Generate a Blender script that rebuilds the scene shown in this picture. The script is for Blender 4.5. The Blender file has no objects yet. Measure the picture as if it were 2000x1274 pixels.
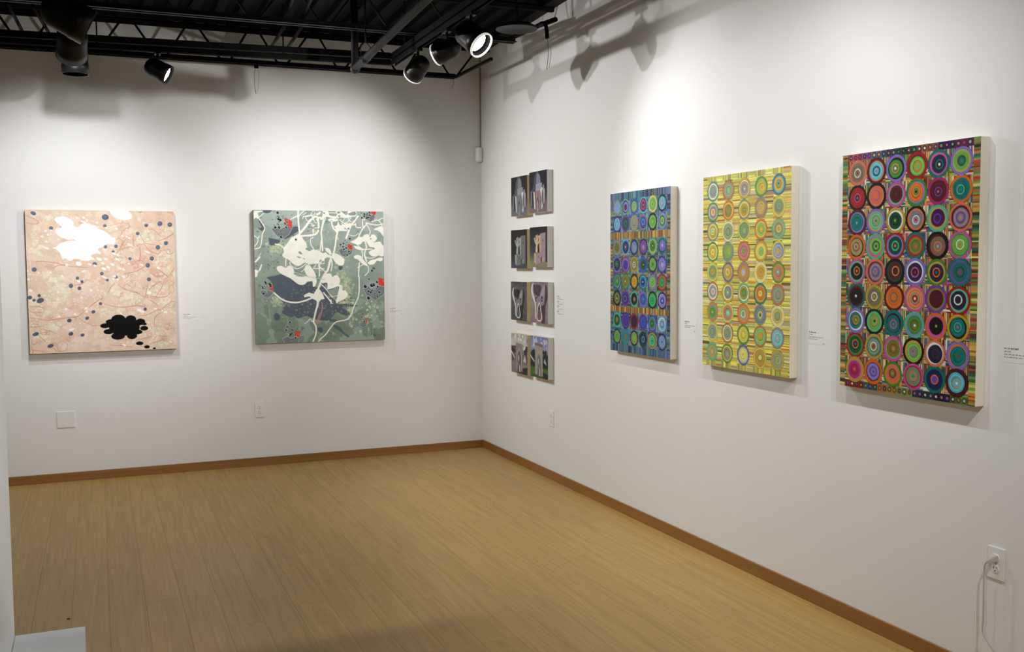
import bpy, bmesh, math, random
from mathutils import Vector, Matrix, Euler
from math import sin, cos, pi, radians, sqrt

scene = bpy.context.scene
COL = scene.collection
random.seed(7)

# ------------------------------------------------------------------ camera
YAW, PITCH, ROLL = -0.393300, -0.064470, -0.006611
def cam_axes():
    cy, sy = cos(YAW), sin(YAW)
    f = Vector((-sy*cos(PITCH), cy*cos(PITCH), sin(PITCH)))
    r = Vector((cy, sy, 0.0)); u = r.cross(f)
    r2 = cos(ROLL)*r + sin(ROLL)*u
    u2 = -sin(ROLL)*r + cos(ROLL)*u
    return r2, u2, f
cam_data = bpy.data.cameras.new('camera')
cam = bpy.data.objects.new('camera', cam_data); COL.objects.link(cam)
r_, u_, f_ = cam_axes()
M = Matrix((( r_.x, u_.x, -f_.x, -2.9059), (r_.y, u_.y, -f_.y, -7.6355), (r_.z, u_.z, -f_.z, 1.5262), (0, 0, 0, 1)))
cam.matrix_world = M
cam_data.sensor_width = 36.0; cam_data.sensor_fit = 'HORIZONTAL'
cam_data.lens = 1952.45/2000*36.0
cam_data.clip_start = 0.05; cam_data.clip_end = 60
scene.camera = cam

# ------------------------------------------------------------------ world, view
w = bpy.data.worlds.new('world'); scene.world = w; w.use_nodes = True
w.node_tree.nodes['Background'].inputs[0].default_value = (0.02, 0.02, 0.022, 1)
w.node_tree.nodes['Background'].inputs[1].default_value = 0.5
scene.view_settings.view_transform = 'Standard'
try: scene.view_settings.look = 'None'
except Exception: pass
scene.view_settings.exposure = 0.10
scene.view_settings.gamma = 1.0
scene.view_settings.use_curve_mapping = False

# lamp table: which track head gives how much light. (name, mount xyz on track, aim xyz, watts, cone deg, blend, size factor, lens glow)
LAMPS = [
 ('back_a',  (-2.50, -0.765), (0.00, -1.55, 1.40), 118, 94, 1.0, 1.0, 60, 'black track spotlight on the back track, lit and aimed right'),
 ('side_a',  (-0.965, -1.42), (-1.30, 0.00, 1.95), 72, 84, 1.0, 1.0, 12, 'black round-backed track spotlight nearest the room corner'),
 ('side_b',  (-0.968, -2.00), (-2.80, 0.00, 1.88), 80, 76, 1.0, 1.0, 12, 'black track spotlight turned left, second from the room corner'),
 ('side_c',  (-0.972, -2.42), (0.00, -3.85, 1.35), 46, 124, 1.0, 1.15, 60, 'lit track spotlight glaring towards the room, largest near the corner'),
 ('side_d',  (-0.980, -4.55), (-0.00, -4.05, 1.45), 32, 124, 1.0, 1.0, 30, ''),
 ('side_e',  (-0.985, -5.90), (-0.00, -3.80, 1.50), 54, 76, 1.0, 1.0, 30, ''),
 ('fill_f',  (-0.985, -5.30), (-3.15, -5.30, 0.90), 70, 90, 1.0, 1.0, 30, ''),  # unseen head added to brighten the partition
 ('fill_g',  (-0.988, -6.60), (-0.42, -4.40, 0.00), 110, 54, 1.0, 1.0, 30, ''),  # unseen head added to brighten the floor by the right wall
 ('left_a',  (-2.985, -1.03), (-2.98, -1.03, 0.50), 50, 120, 1.0, 1.2, 0, 'black track head hanging straight down, lowest of the top-left cluster'),
 ('left_b',  (-2.990, -1.55), (-3.10, 0.00, 1.75), 74, 78, 1.0, 1.3, 12, 'black track head in the middle of the top-left cluster'),
 ('left_c',  (-3.000, -2.10), (-0.30, -1.95, 1.40), 100, 92, 0.8, 1.45, 12, 'large black track head, topmost of the top-left cluster'),
 ('fill_d',  (-3.020, -6.75), (-0.30, -4.60, 0.30), 60, 60, 1.0, 1.0, 30, ''),  # unseen head added as fill for the lower right wall and floor
]
ADDED_PROJECTOR_WATTS = 820
ADDED_PROJECTOR_WATTS = 620
ADDED_PROJECTOR_WATTS = 820
ADDED_PROJECTOR_WATTS = 420

# ------------------------------------------------------------------ helpers
def lin(c):
    c = c/255.0
    return c/12.92 if c <= 0.04045 else ((c+0.055)/1.055)**2.4
def L(r, g, b, k=1.0): return (min(.92, lin(r)*k), min(.92, lin(g)*k), min(.92, lin(b)*k), 1.0)

def tag(o, label=None, cat=None, group=None, kind=None):
    if label: o['label'] = label
    if cat: o['category'] = cat
    if group: o['group'] = group
    if kind: o['kind'] = kind
    return o
def thing(name, loc, label, cat, rotz=0.0, group=None):
    o = bpy.data.objects.new(name, None); COL.objects.link(o)
    o.empty_display_size = 0.05
    o.location = loc; o.rotation_euler = (0, 0, rotz)
    return tag(o, label, cat, group)
def obj(name, bm, mat, parent=None, smooth=False, loc=None):
    me = bpy.data.meshes.new(name)
    bm.normal_update(); bm.to_mesh(me); bm.free()
    if mat is not None: me.materials.append(mat)
    if smooth:
        for p in me.polygons: p.use_smooth = True
    o = bpy.data.objects.new(name, me); COL.objects.link(o)
    if parent is not None: o.parent = parent
    if loc is not None: o.location = loc
    return o
def box(bm, x0, x1, y0, y1, z0, z1, bev=0.0):
    r = bmesh.ops.create_cube(bm, size=1.0)
    vs = r['verts']
    for v in vs:
        v.co.x = x0 + (v.co.x+.5)*(x1-x0); v.co.y = y0 + (v.co.y+.5)*(y1-y0); v.co.z = z0 + (v.co.z+.5)*(z1-z0)
    if bev > 0:
        es = {e for v in vs for e in v.link_edges}
        bmesh.ops.bevel(bm, geom=list(es), offset=bev, segments=2, affect='EDGES', profile=.7)
def frame_of(d):
    d = d.normalized(); a = Vector((0, 0, 1)) if abs(d.z) < .9 else Vector((1, 0, 0))
    s = d.cross(a).normalized(); t = s.cross(d).normalized()
    return s, t
def tube(bm, pts, r, n=10, cap=True):
    pts = [Vector(p) for p in pts]; rings = []
    for i, p in enumerate(pts):
        d = (pts[min(i+1, len(pts)-1)] - pts[max(i-1, 0)])
        if i == 0: s, t = frame_of(d); prev = s
        else:
            dn = d.normalized(); s = (prev - dn*prev.dot(dn)).normalized(); t = s.cross(dn).normalized(); prev = s
        rr = r[i] if isinstance(r, (list, tuple)) else r
        rings.append([bm.verts.new(p + s*rr*cos(2*pi*k/n) + t*rr*sin(2*pi*k/n)) for k in range(n)])
    for a, b in zip(rings, rings[1:]):
        for k in range(n):
            bm.faces.new((a[k], a[(k+1) % n], b[(k+1) % n], b[k]))
    if cap:
        bm.faces.new(rings[0][::-1]); bm.faces.new(rings[-1])
def bar(bm, a, b, wx, wz):
    """square bar from a to b"""
    a, b = Vector(a), Vector(b); s, t = frame_of(b-a)
    vs = [[bm.verts.new(p + s*wx/2*i + t*wz/2*j) for i, j in ((-1, -1), (1, -1), (1, 1), (-1, 1))] for p in (a, b)]
    for k in range(4): bm.faces.new((vs[0][k], vs[0][(k+1) % 4], vs[1][(k+1) % 4], vs[1][k]))
    bm.faces.new(vs[0][::-1]); bm.faces.new(vs[1])
def lathe(bm, prof, n=32, cap_start=False, cap_end=False):
    """prof list of (r, z) around local z"""
    rings = []
    for r, z in prof:
        if r < 1e-6: rings.append([bm.verts.new((0, 0, z))])
        else: rings.append([bm.verts.new((r*cos(2*pi*k/n), r*sin(2*pi*k/n), z)) for k in range(n)])
    for a, b in zip(rings, rings[1:]):
        for k in range(n):
            if len(a) == 1 and len(b) == 1: continue
            if len(a) == 1: bm.faces.new((a[0], b[(k+1) % n], b[k]))
            elif len(b) == 1: bm.faces.new((a[k], a[(k+1) % n], b[0]))
            else: bm.faces.new((a[k], a[(k+1) % n], b[(k+1) % n], b[k]))
    if cap_start and len(rings[0]) > 1: bm.faces.new(rings[0][::-1])
    if cap_end and len(rings[-1]) > 1: bm.faces.new(rings[-1])
def smooth_pts(pts, per=6):
    P = [Vector(p) for p in pts]; out = []
    for i in range(len(P)-1):
        p0 = P[max(i-1, 0)]; p1 = P[i]; p2 = P[i+1]; p3 = P[min(i+2, len(P)-1)]
        for k in range(per):
            t = k/per
            out.append(0.5*((2*p1) + (p2-p0)*t + (2*p0-5*p1+4*p2-p3)*t*t + (3*p1-p0-3*p2+p3)*t**3))
    out.append(P[-1]); return out

# ------------------------------------------------------------------ materials
def new_mat(name):
    m = bpy.data.materials.new(name); m.use_nodes = True
    nt = m.node_tree; b = nt.nodes['Principled BSDF']
    return m, nt, b
def plain(name, col, rough=.5, metal=0.0, spec=.5, noise=0.0, nscale=30.0, bump=0.0, bscale=200.0):
    m, nt, b = new_mat(name)
    b.inputs['Roughness'].default_value = rough; b.inputs['Metallic'].default_value = metal
    b.inputs['Specular IOR Level'].default_value = spec
    b.inputs['Base Color'].default_value = col
    tc = nt.nodes.new('ShaderNodeTexCoord')
    n = nt.nodes.new('ShaderNodeTexNoise'); n.inputs['Scale'].default_value = nscale; n.inputs['Detail'].default_value = 4
    nt.links.new(tc.outputs['Object'], n.inputs['Vector'])
    mx = nt.nodes.new('ShaderNodeMixRGB'); mx.blend_type = 'MULTIPLY'
    mx.inputs['Color1'].default_value = col
    rmp = nt.nodes.new('ShaderNodeMapRange'); rmp.inputs[3].default_value = 1-noise; rmp.inputs[4].default_value = 1+noise
    nt.links.new(n.outputs[0], rmp.inputs[0])
    mx.inputs['Fac'].default_value = 1.0
    nt.links.new(rmp.outputs[0], mx.inputs['Color2']); nt.links.new(mx.outputs[0], b.inputs['Base Color'])
    if bump > 0:
        n2 = nt.nodes.new('ShaderNodeTexNoise'); n2.inputs['Scale'].default_value = bscale; n2.inputs['Detail'].default_value = 3
        nt.links.new(tc.outputs['Object'], n2.inputs['Vector'])
        bp = nt.nodes.new('ShaderNodeBump'); bp.inputs['Strength'].default_value = bump; bp.inputs['Distance'].default_value = .002
        nt.links.new(n2.outputs[0], bp.inputs['Height']); nt.links.new(bp.outputs[0], b.inputs['Normal'])
    return m
WALL = plain('wall_paint', (0.79, 0.785, 0.77, 1), rough=.62, spec=.25, noise=.012, nscale=3.0, bump=.12, bscale=260)
PARTW = plain('partition_paint', (0.80, 0.81, 0.82, 1), rough=.6, spec=.25, noise=.01, bump=.08, bscale=260)
BLACK = plain('black_steel_paint', (0.0020, 0.0020, 0.0023, 1), rough=.6, spec=.12, noise=.25, nscale=14)
DECK = plain('black_deck_paint', (0.0035, 0.0033, 0.0035, 1), rough=.7, spec=.1, noise=.3, nscale=5)
GREYSTEEL = plain('dull_grey_conduit', (0.0035, 0.0033, 0.0031, 1), rough=.6, spec=.15, noise=.2, nscale=20)
JOISTG = plain('lifted_dark_steel', (0.011, 0.0095, 0.009, 1), rough=.55, spec=.25, noise=.25, nscale=9)  # second joist's tone lifted to stand for light from below
HOUSING = plain('black_lamp_enamel', (0.004, 0.004, 0.0045, 1), rough=.38, spec=.3, noise=.1)
SNOOT = plain('lamp_snoot_inside', (0.0015, 0.0015, 0.0015, 1), rough=.8, spec=.02, noise=.02)
REFL = plain('lamp_reflector', (0.75, 0.74, 0.72, 1), rough=.35, metal=.3, noise=.02)
PLASTIC = plain('white_plastic', (0.80, 0.80, 0.77, 1), rough=.35, spec=.5, noise=.01)
SLOT = plain('dark_slot', (0.02, 0.018, 0.015, 1), rough=.6)
CORD = plain('grey_white_cord', (0.50, 0.48, 0.44, 1), rough=.5, noise=.05)
WIRE = plain('thin_dark_wire', (0.05, 0.045, 0.035, 1), rough=.5)
PALEWIRE = plain('pale_wire', (0.45, 0.42, 0.36, 1), rough=.5)
SCREW = plain('painted_screw', (0.62, 0.61, 0.57, 1), rough=.4, metal=.2)
INK = plain('label_ink', (0.09, 0.088, 0.085, 1), rough=.7)
RIM = plain('glowing_rim', (.8, .8, .78, 1), rough=.4)
RIM.node_tree.nodes['Principled BSDF'].inputs['Emission Color'].default_value = (1, .97, .93, 1)
RIM.node_tree.nodes['Principled BSDF'].inputs['Emission Strength'].default_value = .45  # ring glows by itself in place of bulb light falling on it
LABEL = plain('clear_label', (0.80, 0.80, 0.785, 1), rough=.45, spec=.3)

def wood(name, c1, c2, c3, vary, rough=.42, axis='Y', gs=1.0):
    """fine-grained wood; grain stretched along the given axis in the thing's own coordinates"""
    m, nt, b = new_mat(name)
    tc = nt.nodes.new('ShaderNodeTexCoord'); oi = nt.nodes.new('ShaderNodeObjectInfo')
    off = nt.nodes.new('ShaderNodeVectorMath'); off.operation = 'ADD'
    comb = nt.nodes.new('ShaderNodeCombineXYZ')
    mul = nt.nodes.new('ShaderNodeMath'); mul.operation = 'MULTIPLY'; mul.inputs[1].default_value = 37.0
    nt.links.new(oi.outputs['Random'], mul.inputs[0]); nt.links.new(mul.outputs[0], comb.inputs[0]); nt.links.new(mul.outputs[0], comb.inputs[1])
    nt.links.new(tc.outputs['Object'], off.inputs[0]); nt.links.new(comb.outputs[0], off.inputs[1])
    mp = nt.nodes.new('ShaderNodeMapping')
    sc = {'Y': (55*gs, 1.6*gs, 8), 'X': (1.6*gs, 55*gs, 55*gs)}[axis]
    mp.inputs['Scale'].default_value = sc
    nt.links.new(off.outputs[0], mp.inputs['Vector'])
    n1 = nt.nodes.new('ShaderNodeTexNoise'); n1.inputs['Scale'].default_value = 1.0; n1.inputs['Detail'].default_value = 6; n1.inputs['Roughness'].default_value = .62; n1.inputs['Distortion'].default_value = .35
    nt.links.new(mp.outputs[0], n1.inputs['Vector'])
    # cathedral rings
    mp2 = nt.nodes.new('ShaderNodeMapping'); mp2.inputs['Scale'].default_value = (7, .55, 3) if axis == 'Y' else (.55, 7, 7)
    nt.links.new(off.outputs[0], mp2.inputs['Vector'])
    n2 = nt.nodes.new('ShaderNodeTexNoise'); n2.inputs['Scale'].default_value = 1.0; n2.inputs['Detail'].default_value = 2
    nt.links.new(mp2.outputs[0], n2.inputs['Vector'])
    mm = nt.nodes.new('ShaderNodeMath'); mm.operation = 'MULTIPLY'; mm.inputs[1].default_value = 26.0
    nt.links.new(n2.outputs[0], mm.inputs[0])
    fr = nt.nodes.new('ShaderNodeMath'); fr.operation = 'SINE'; nt.links.new(mm.outputs[0], fr.inputs[0])
    r2 = nt.nodes.new('ShaderNodeMapRange'); r2.inputs[1].default_value = .55; r2.inputs[2].default_value = 1.0; r2.inputs[3].default_value = 1.0; r2.inputs[4].default_value = .93
    nt.links.new(fr.outputs[0], r2.inputs[0])
    ramp = nt.nodes.new('ShaderNodeValToRGB'); e = ramp.color_ramp.elements
    e[0].position = .30; e[0].color = c2; e[1].position = .66; e[1].color = c1
    ne = e.new(.5); ne.color = c3
    nt.links.new(n1.outputs[0], ramp.inputs[0])
    hv = nt.nodes.new('ShaderNodeMapRange'); hv.inputs[3].default_value = 1-vary; hv.inputs[4].default_value = 1+vary
    nt.links.new(oi.outputs['Random'], hv.inputs[0])
    m1 = nt.nodes.new('ShaderNodeMixRGB'); m1.blend_type = 'MULTIPLY'; m1.inputs['Fac'].default_value = 1
    nt.links.new(ramp.outputs[0], m1.inputs['Color1']); nt.links.new(hv.outputs[0], m1.inputs['Color2'])
    m2 = nt.nodes.new('ShaderNodeMixRGB'); m2.blend_type = 'MULTIPLY'; m2.inputs['Fac'].default_value = 1
    nt.links.new(m1.outputs[0], m2.inputs['Color1']); nt.links.new(r2.outputs[0], m2.inputs['Color2'])
    nt.links.new(m2.outputs[0], b.inputs['Base Color'])
    b.inputs['Roughness'].default_value = rough; b.inputs['Specular IOR Level'].default_value = .35
    bp = nt.nodes.new('ShaderNodeBump'); bp.inputs['Strength'].default_value = .08; bp.inputs['Distance'].default_value = .001
    nt.links.new(n1.outputs[0], bp.inputs['Height']); nt.links.new(bp.outputs[0], b.inputs['Normal'])
    return m
FLOORW = wood('blond_oak_floor', (0.475, 0.312, 0.100, 1), (0.385, 0.240, 0.070, 1), (0.435, 0.278, 0.086, 1), .03, rough=.45)
BASEY = wood('oak_baseboard_y', (0.31, 0.150, 0.040, 1), (0.235, 0.105, 0.025, 1), (0.275, 0.128, 0.033, 1), .02, rough=.42, axis='Y', gs=.6)
BASEX = wood('oak_baseboard_x', (0.31, 0.150, 0.040, 1), (0.235, 0.105, 0.025, 1), (0.275, 0.128, 0.033, 1), .02, rough=.42, axis='X', gs=.6)

def emis(name, s, col=(1, .97, .92, 1)):
    m, nt, b = new_mat(name)
    b.inputs['Base Color'].default_value = (.8, .8, .8, 1)
    b.inputs['Emission Color'].default_value = col; b.inputs['Emission Strength'].default_value = s
    return m
def paint(name, rough=.65, spec=.15, mottle=.06, nscale=14.0, coat=0.0):
    """painted surface; the colour of every brush mark is stored per face"""
    m, nt, b = new_mat(name)
    at = nt.nodes.new('ShaderNodeAttribute'); at.attribute_name = 'Col'
    tc = nt.nodes.new('ShaderNodeTexCoord')
    n = nt.nodes.new('ShaderNodeTexNoise'); n.inputs['Scale'].default_value = nscale; n.inputs['Detail'].default_value = 5
    nt.links.new(tc.outputs['Object'], n.inputs['Vector'])
    mr = nt.nodes.new('ShaderNodeMapRange'); mr.inputs[1].default_value = .3; mr.inputs[2].default_value = .7
    mr.inputs[3].default_value = 1-mottle; mr.inputs[4].default_value = 1+mottle
    nt.links.new(n.outputs[0], mr.inputs[0])
    mx = nt.nodes.new('ShaderNodeMixRGB'); mx.blend_type = 'MULTIPLY'; mx.inputs['Fac'].default_value = 1
    nt.links.new(at.outputs['Color'], mx.inputs['Color1']); nt.links.new(mr.outputs[0], mx.inputs['Color2'])
    nt.links.new(mx.outputs[0], b.inputs['Base Color'])
    b.inputs['Roughness'].default_value = rough; b.inputs['Specular IOR Level'].default_value = spec
    if coat: b.inputs['Coat Weight'].default_value = coat; b.inputs['Coat Roughness'].default_value = .12
    return m
PAINT = paint('acrylic_paint'); RESIN = paint('resin_coated_paint', rough=.4, mottle=.08, nscale=40, coat=.25)
OILP = paint('oil_paint', rough=.45, mottle=.16, nscale=60)

# ------------------------------------------------------------------ room shell
X0, X1, Y0, Y1 = -6.2, 0.0, -13.0, 0.0
def deckz(y): return 3.22 - 0.03*y
def struct(name, bm, m): o = obj(name, bm, m); o['kind'] = 'structure'; return o
T = .12
bm = bmesh.new(); box(bm, X0-T, X1+T, Y1, Y1+T, -.05, 3.7); struct('wall_back', bm, WALL)
bm = bmesh.new(); box(bm, X1, X1+T, Y0-T, Y1, -.05, 3.7); struct('wall_right', bm, WALL)
bm = bmesh.new(); box(bm, X0-T, X0, Y0-T, Y1, -.05, 3.7); struct('wall_left', bm, WALL)
bm = bmesh.new(); box(bm, X0-T, X1+T, Y0-T, Y0, -.05, 3.7); struct('wall_front', bm, WALL)
# floor slab with separate planks laid on it
bm = bmesh.new(); box(bm, X0-T, X1+T, Y0-T, Y1+T, -.06, -.004)
FLOOR = struct('floor', bm, plain('floor_underlay', (.22, .13, .05, 1), rough=.8))
PW, PL, GAP = .1525, 1.22, .0003
plank_meshes = {}
def plank_mesh(l):
    key = round(l, 2)
    if key not in plank_meshes:
        b = bmesh.new(); ww = PW/2-GAP; ll = l/2-GAP; e = .0004
        top = [b.verts.new(p) for p in ((-ww+e, -ll+e, 0), (ww-e, -ll+e, 0), (ww-e, ll-e, 0), (-ww+e, ll-e, 0))]
        mid = [b.verts.new(p) for p in ((-ww, -ll, -.0003), (ww, -ll, -.0003), (ww, ll, -.0003), (-ww, ll, -.0003))]
        bot = [b.verts.new(p) for p in ((-ww, -ll, -.004), (ww, -ll, -.004), (ww, ll, -.004), (-ww, ll, -.004))]
        b.faces.new(top)
        for k in range(4):
            b.faces.new((mid[k], mid[(k+1) % 4], top[(k+1) % 4], top[k])); b.faces.new((bot[k], bot[(k+1) % 4], mid[(k+1) % 4], mid[k]))
        me = bpy.data.meshes.new('plank'); b.to_mesh(me); b.free(); me.materials.append(FLOORW); plank_meshes[key] = me
    return plank_meshes[key]
rp = random.Random(3)
nrow = int(6.2/PW)+1
extra = bmesh.new(); cnt = 0
for i in range(nrow):
    xc = -PW/2 - i*PW
    if xc - PW/2 < X0: continue
    y = 0.0; first = rp.choice((.31, .47, .62, .78, .93, 1.09, 1.22))
    while y > Y0 + .02:
        l = first if y == 0.0 else PL
        l = min(l, y - Y0)
        yc = y - l/2
        if i < 25 and y - l < 0 and y > -5.6:
            o = bpy.data.objects.new('plank', plank_mesh(l)); COL.objects.link(o); o.parent = FLOOR
            o.location = (xc, yc, 0); cnt += 1
        else:
            box(extra, xc-PW/2+GAP, xc+PW/2-GAP, yc-l/2+GAP, yc+l/2-GAP, -.004, 0)
        y -= l
o = obj('plank_field', extra, FLOORW, FLOOR); o['kind'] = 'stuff'

# corrugated steel deck (ribs run towards the back wall)
bm = bmesh.new(); prof = []
x = X0; pitch = .152; h = .038
while x < X1:
    for dx, dz in ((0, 0), (.045, 0), (.062, h), (.122, h), (.139, 0)):
        if x+dx <= X1: prof.append((x+dx, dz))
    x += pitch
prof.append((X1, 0))
for (xa, za), (xb, zb) in zip(prof, prof[1:]):
    vs = [bm.verts.new(p) for p in ((xa, Y1, deckz(Y1)+za), (xb, Y1, deckz(Y1)+zb), (xb, Y0, deckz(Y0)+zb), (xa, Y0, deckz(Y0)+za))]
    bm.faces.new(vs)
bmesh.ops.remove_doubles(bm, verts=bm.verts, dist=1e-5)
r = bmesh.ops.extrude_face_region(bm, geom=bm.faces[:])
bmesh.ops.translate(bm, vec=(0, 0, .06), verts=[g for g in r['geom'] if isinstance(g, bmesh.types.BMVert)])
struct('ceiling', bm, DECK)

# baseboards
BH, BT = .062, .012
bm = bmesh.new(); box(bm, X0, X1-BT, Y1-BT, Y1, 0, BH, .0015); struct('baseboard_back', bm, BASEX)
bm = bmesh.new(); box(bm, X1-BT, X1, Y0, Y1, 0, BH, .0015); struct('baseboard_right', bm, BASEY)

# partition at the left with the low white plinth set against its side
bm = bmesh.new(); box(bm, -3.305, -3.157, -9.2, -4.455, 0, 2.62, .002); struct('wall_partition', bm, PARTW)
t = thing('plinth', (-3.062, -5.2, 0), 'low white plinth standing against the white partition at bottom left', 'plinth')
bm = bmesh.new(); box(bm, -.0935, .0935, -.745, .745, .05, .45, .0015); obj('body', bm, PARTW, t)
bm = bmesh.new(); box(bm, -.0935, .080, -.73, .73, 0, .05); obj('recessed_base', bm, plain('plinth_base_grey', (.25, .25, .26, 1)), t)

# ------------------------------------------------------------------ steel joists under the deck
def joist(y, zb, zt, xa, xb, bends, tops, label, mat, ext=True):
    t = thing('steel_joist', ((xa+xb)/2, y, zb), label, 'joist', group='open-web steel joists under the deck')
    cx = (xa+xb)/2
    def part(name, f, m=mat):
        b = bmesh.new(); f(b); return obj(name, b, m, t)
    zt0 = zt-zb
    def angles(b, x0, x1, z, up):
        for s in (-1, 1):
            box(b, x0-cx, x1-cx, s*.008, s*.036, z, z+.005)
            box(b, x0-cx, x1-cx, s*.008, s*.0125, z, z+(.034 if up else -.034)) if up else box(b, x0-cx, x1-cx, s*.008, s*.0125, z-.030, z)
    part('bottom_chord', lambda b: angles(b, xa, xb, 0, True))
    part('top_chord', lambda b: (angles(b, xa-.1, -.002, zt0, False), box(b, xa-.1-cx, -.002-cx, -.036, .036, zt0, zt0+.004)))
    # one rod part per V of the web
    for (xl, xb0, xr) in bends:
        def vee(b, xl=xl, xb0=xb0, xr=xr):
            pts = [(xl-cx, 0, zt0-.005), (xb0-.045-cx, 0, .040), (xb0-.02-cx, 0, .012), (xb0-cx, 0, .006), (xb0+.02-cx, 0, .012), (xb0+.045-cx, 0, .040), (xr-cx, 0, zt0-.005)]
            tube(b, pts, .0078, 8)
        part('web_rod', vee)
    return t
B1 = [-3.29, -2.88, -2.44, -2.012, -1.61, -1.18, -.725, -.302]
tops = [-3.50, -3.09, -2.66, -2.235, -1.815, -1.385, -.955, -.52, -.06]
bends = [(tops[k]+.035, B1[k], tops[k+1]-.035) for k in range(len(B1))]
more = [(-3.50-.43*k-.43+.035, -3.50-.43*k-.215, -3.50-.43*k-.035) for k in range(6)]
joist(-.20, 2.948, 3.198, -6.1, -.285, more+bends, tops, 'black open-web steel joist running along the back wall', BLACK)
for yy, lab in ((-1.40, 'dark steel joist, lightened as if lit from below, crossing the top of the picture, second from the back wall'), (-2.62, None), (-3.84, None), (-5.06, None), (-6.28, None)):
    zb = 2.948 - .03*(yy+.2) ; zt = 3.198 - .03*(yy+.2)
    if yy == -1.40: zb = 2.978
    bb = [(-6.05+.43*k, -6.05+.43*k+.2, -6.05+.43*k+.4) for k in range(13)]
    joist(yy, zb, zt, -6.1, -.285, bb, None, lab or ('black open-web steel joist out of sight above the room, %s' % {-2.62: 'third from the back wall', -3.84: 'fourth from the back wall', -5.06: 'fifth from the back wall', -6.28: 'sixth from the back wall'}[yy]), JOISTG if yy == -1.40 else BLACK)

def rod_thing(name, pts, r, mat, label, cat, n=10, part='rod'):
    P = [Vector(p) for p in pts]
    t = thing(name, P[0], label, cat)
    b = bmesh.new(); tube(b, [p-P[0] for p in P], r, n)
    obj(part, b, mat, t, smooth=True); return t
# horizontal bridging bar from the first joist towards the room
t = thing('bridging_bar', (-.300, -.20, 2.950), 'thin black bar running out from the end of the back-wall joist', 'bar')
b = bmesh.new(); bar(b, (0, -.04, 0), (0, -.81, -.004), .020, .020); obj('bar', b, BLACK, t)
b = bmesh.new(); tube(b, [(0, -.005, .0), (0.0, -.005, -.05), (-.012, 0, -.075)], .0015, 6); obj('loose_wire', b, WIRE, t)
# black beam strip under the deck edge at the right wall
t = thing('wall_ledger', (-.03, -1.5, 3.222), 'black steel ledger strip where the deck meets the right wall', 'ledger')
b = bmesh.new()
vs = []
for y in (1.49, -2.0):
    z = deckz(y-1.5)-3.222
    vs.append([b.verts.new(p) for p in ((-.06, y, z-.035), (.028, y, z-.035), (.028, y, z), (-.06, y, z))])
for k in range(4): b.faces.new((vs[0][k], vs[0][(k+1) % 4], vs[1][(k+1) % 4], vs[1][k]))
b.faces.new(vs[0][::-1]); b.faces.new(vs[1]); obj('ledger_angle', b, BLACK, t)
# curved conduit with dangling end near the right wall
t = thing('flexible_conduit', (-.15, -.934, 3.108), 'black bent conduit with loose pale wires hanging beside the right wall', 'conduit')
o0 = Vector((-.15, -.934, 3.108))
b = bmesh.new(); tube(b, [Vector(p)-o0 for p in ((-.15, -.90, 3.106), (-.15, -1.2, 3.094), (-.15, -1.5, 3.084), (-.15, -1.753, 3.066))], .016, 10); obj('conduit', b, BLACK, t, True)
b = bmesh.new(); tube(b, [p-o0 for p in smooth_pts([(-.15, -1.50, 3.082), (-.18, -1.60, 3.072), (-.20, -1.70, 3.045), (-.21, -1.745, 3.00), (-.215, -1.765, 2.94)])], .013, 10); obj('whip', b, BLACK, t, True)
for k, (dx, en) in enumerate(((0, (-.235, -1.80, 2.735)), (.004, (-.225, -1.815, 2.745)))):
    b = bmesh.new(); tube(b, [p-o0 for p in smooth_pts([(-.215+dx, -1.765, 2.945), (-.21+dx, -1.772-.03*k, 2.86), en])], .0016, 6); obj('loose_wire', b, (WIRE, PALEWIRE)[k], t)
b = bmesh.new(); tube(b, [p-o0 for p in map(Vector, ((-.15, -1.73, 3.07), (-.12, -1.72, 3.16), (-.10, -1.71, 3.255)))], .002, 6); obj('tie_wire', b, WIRE, t)
# round black pan under the deck
t = thing('ceiling_pan', (-.42, -1.75, 2.985), 'flat round black pan hanging close to the right wall beside the lit lamp', 'pan')
b = bmesh.new(); lathe(b, [(0, .012), (.10, .010), (.128, -.004), (.132, -.004), (.125, .012), (.09, .030), (.03, .036), (0, .036)], 36); obj('pan', b, plain('pan_black', (.006, .0063, .0066, 1), rough=.45, spec=.3), t, True)
b = bmesh.new(); tube(b, [(0, 0, .034), (0, 0, deckz(-1.75)-2.985)], .008, 8); obj('stem', b, BLACK, t)
# hanging wires under the first joist
t = thing('hanging_wires', (-1.80, -.20, 2.948), 'pair of loose wires dangling below the back joist', 'wire')
b = bmesh.new(); tube(b, [(0.0, 0, .0), (-.012, 0, -.06), (-.014, 0, -.14), (-.004, 0, -.205)], .0016, 6); obj('wire', b, WIRE, t)
b = bmesh.new(); tube(b, [(0.012, 0, .0), (.020, 0, -.07), (.014, 0, -.15), (.004, 0, -.200)], .0012, 6); obj('wire', b, PALEWIRE, t)
b = bmesh.new(); box(b, -.012, .016, -.012, .012, -.022, .004, .003); obj('clip', b, BLACK, t)

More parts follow.
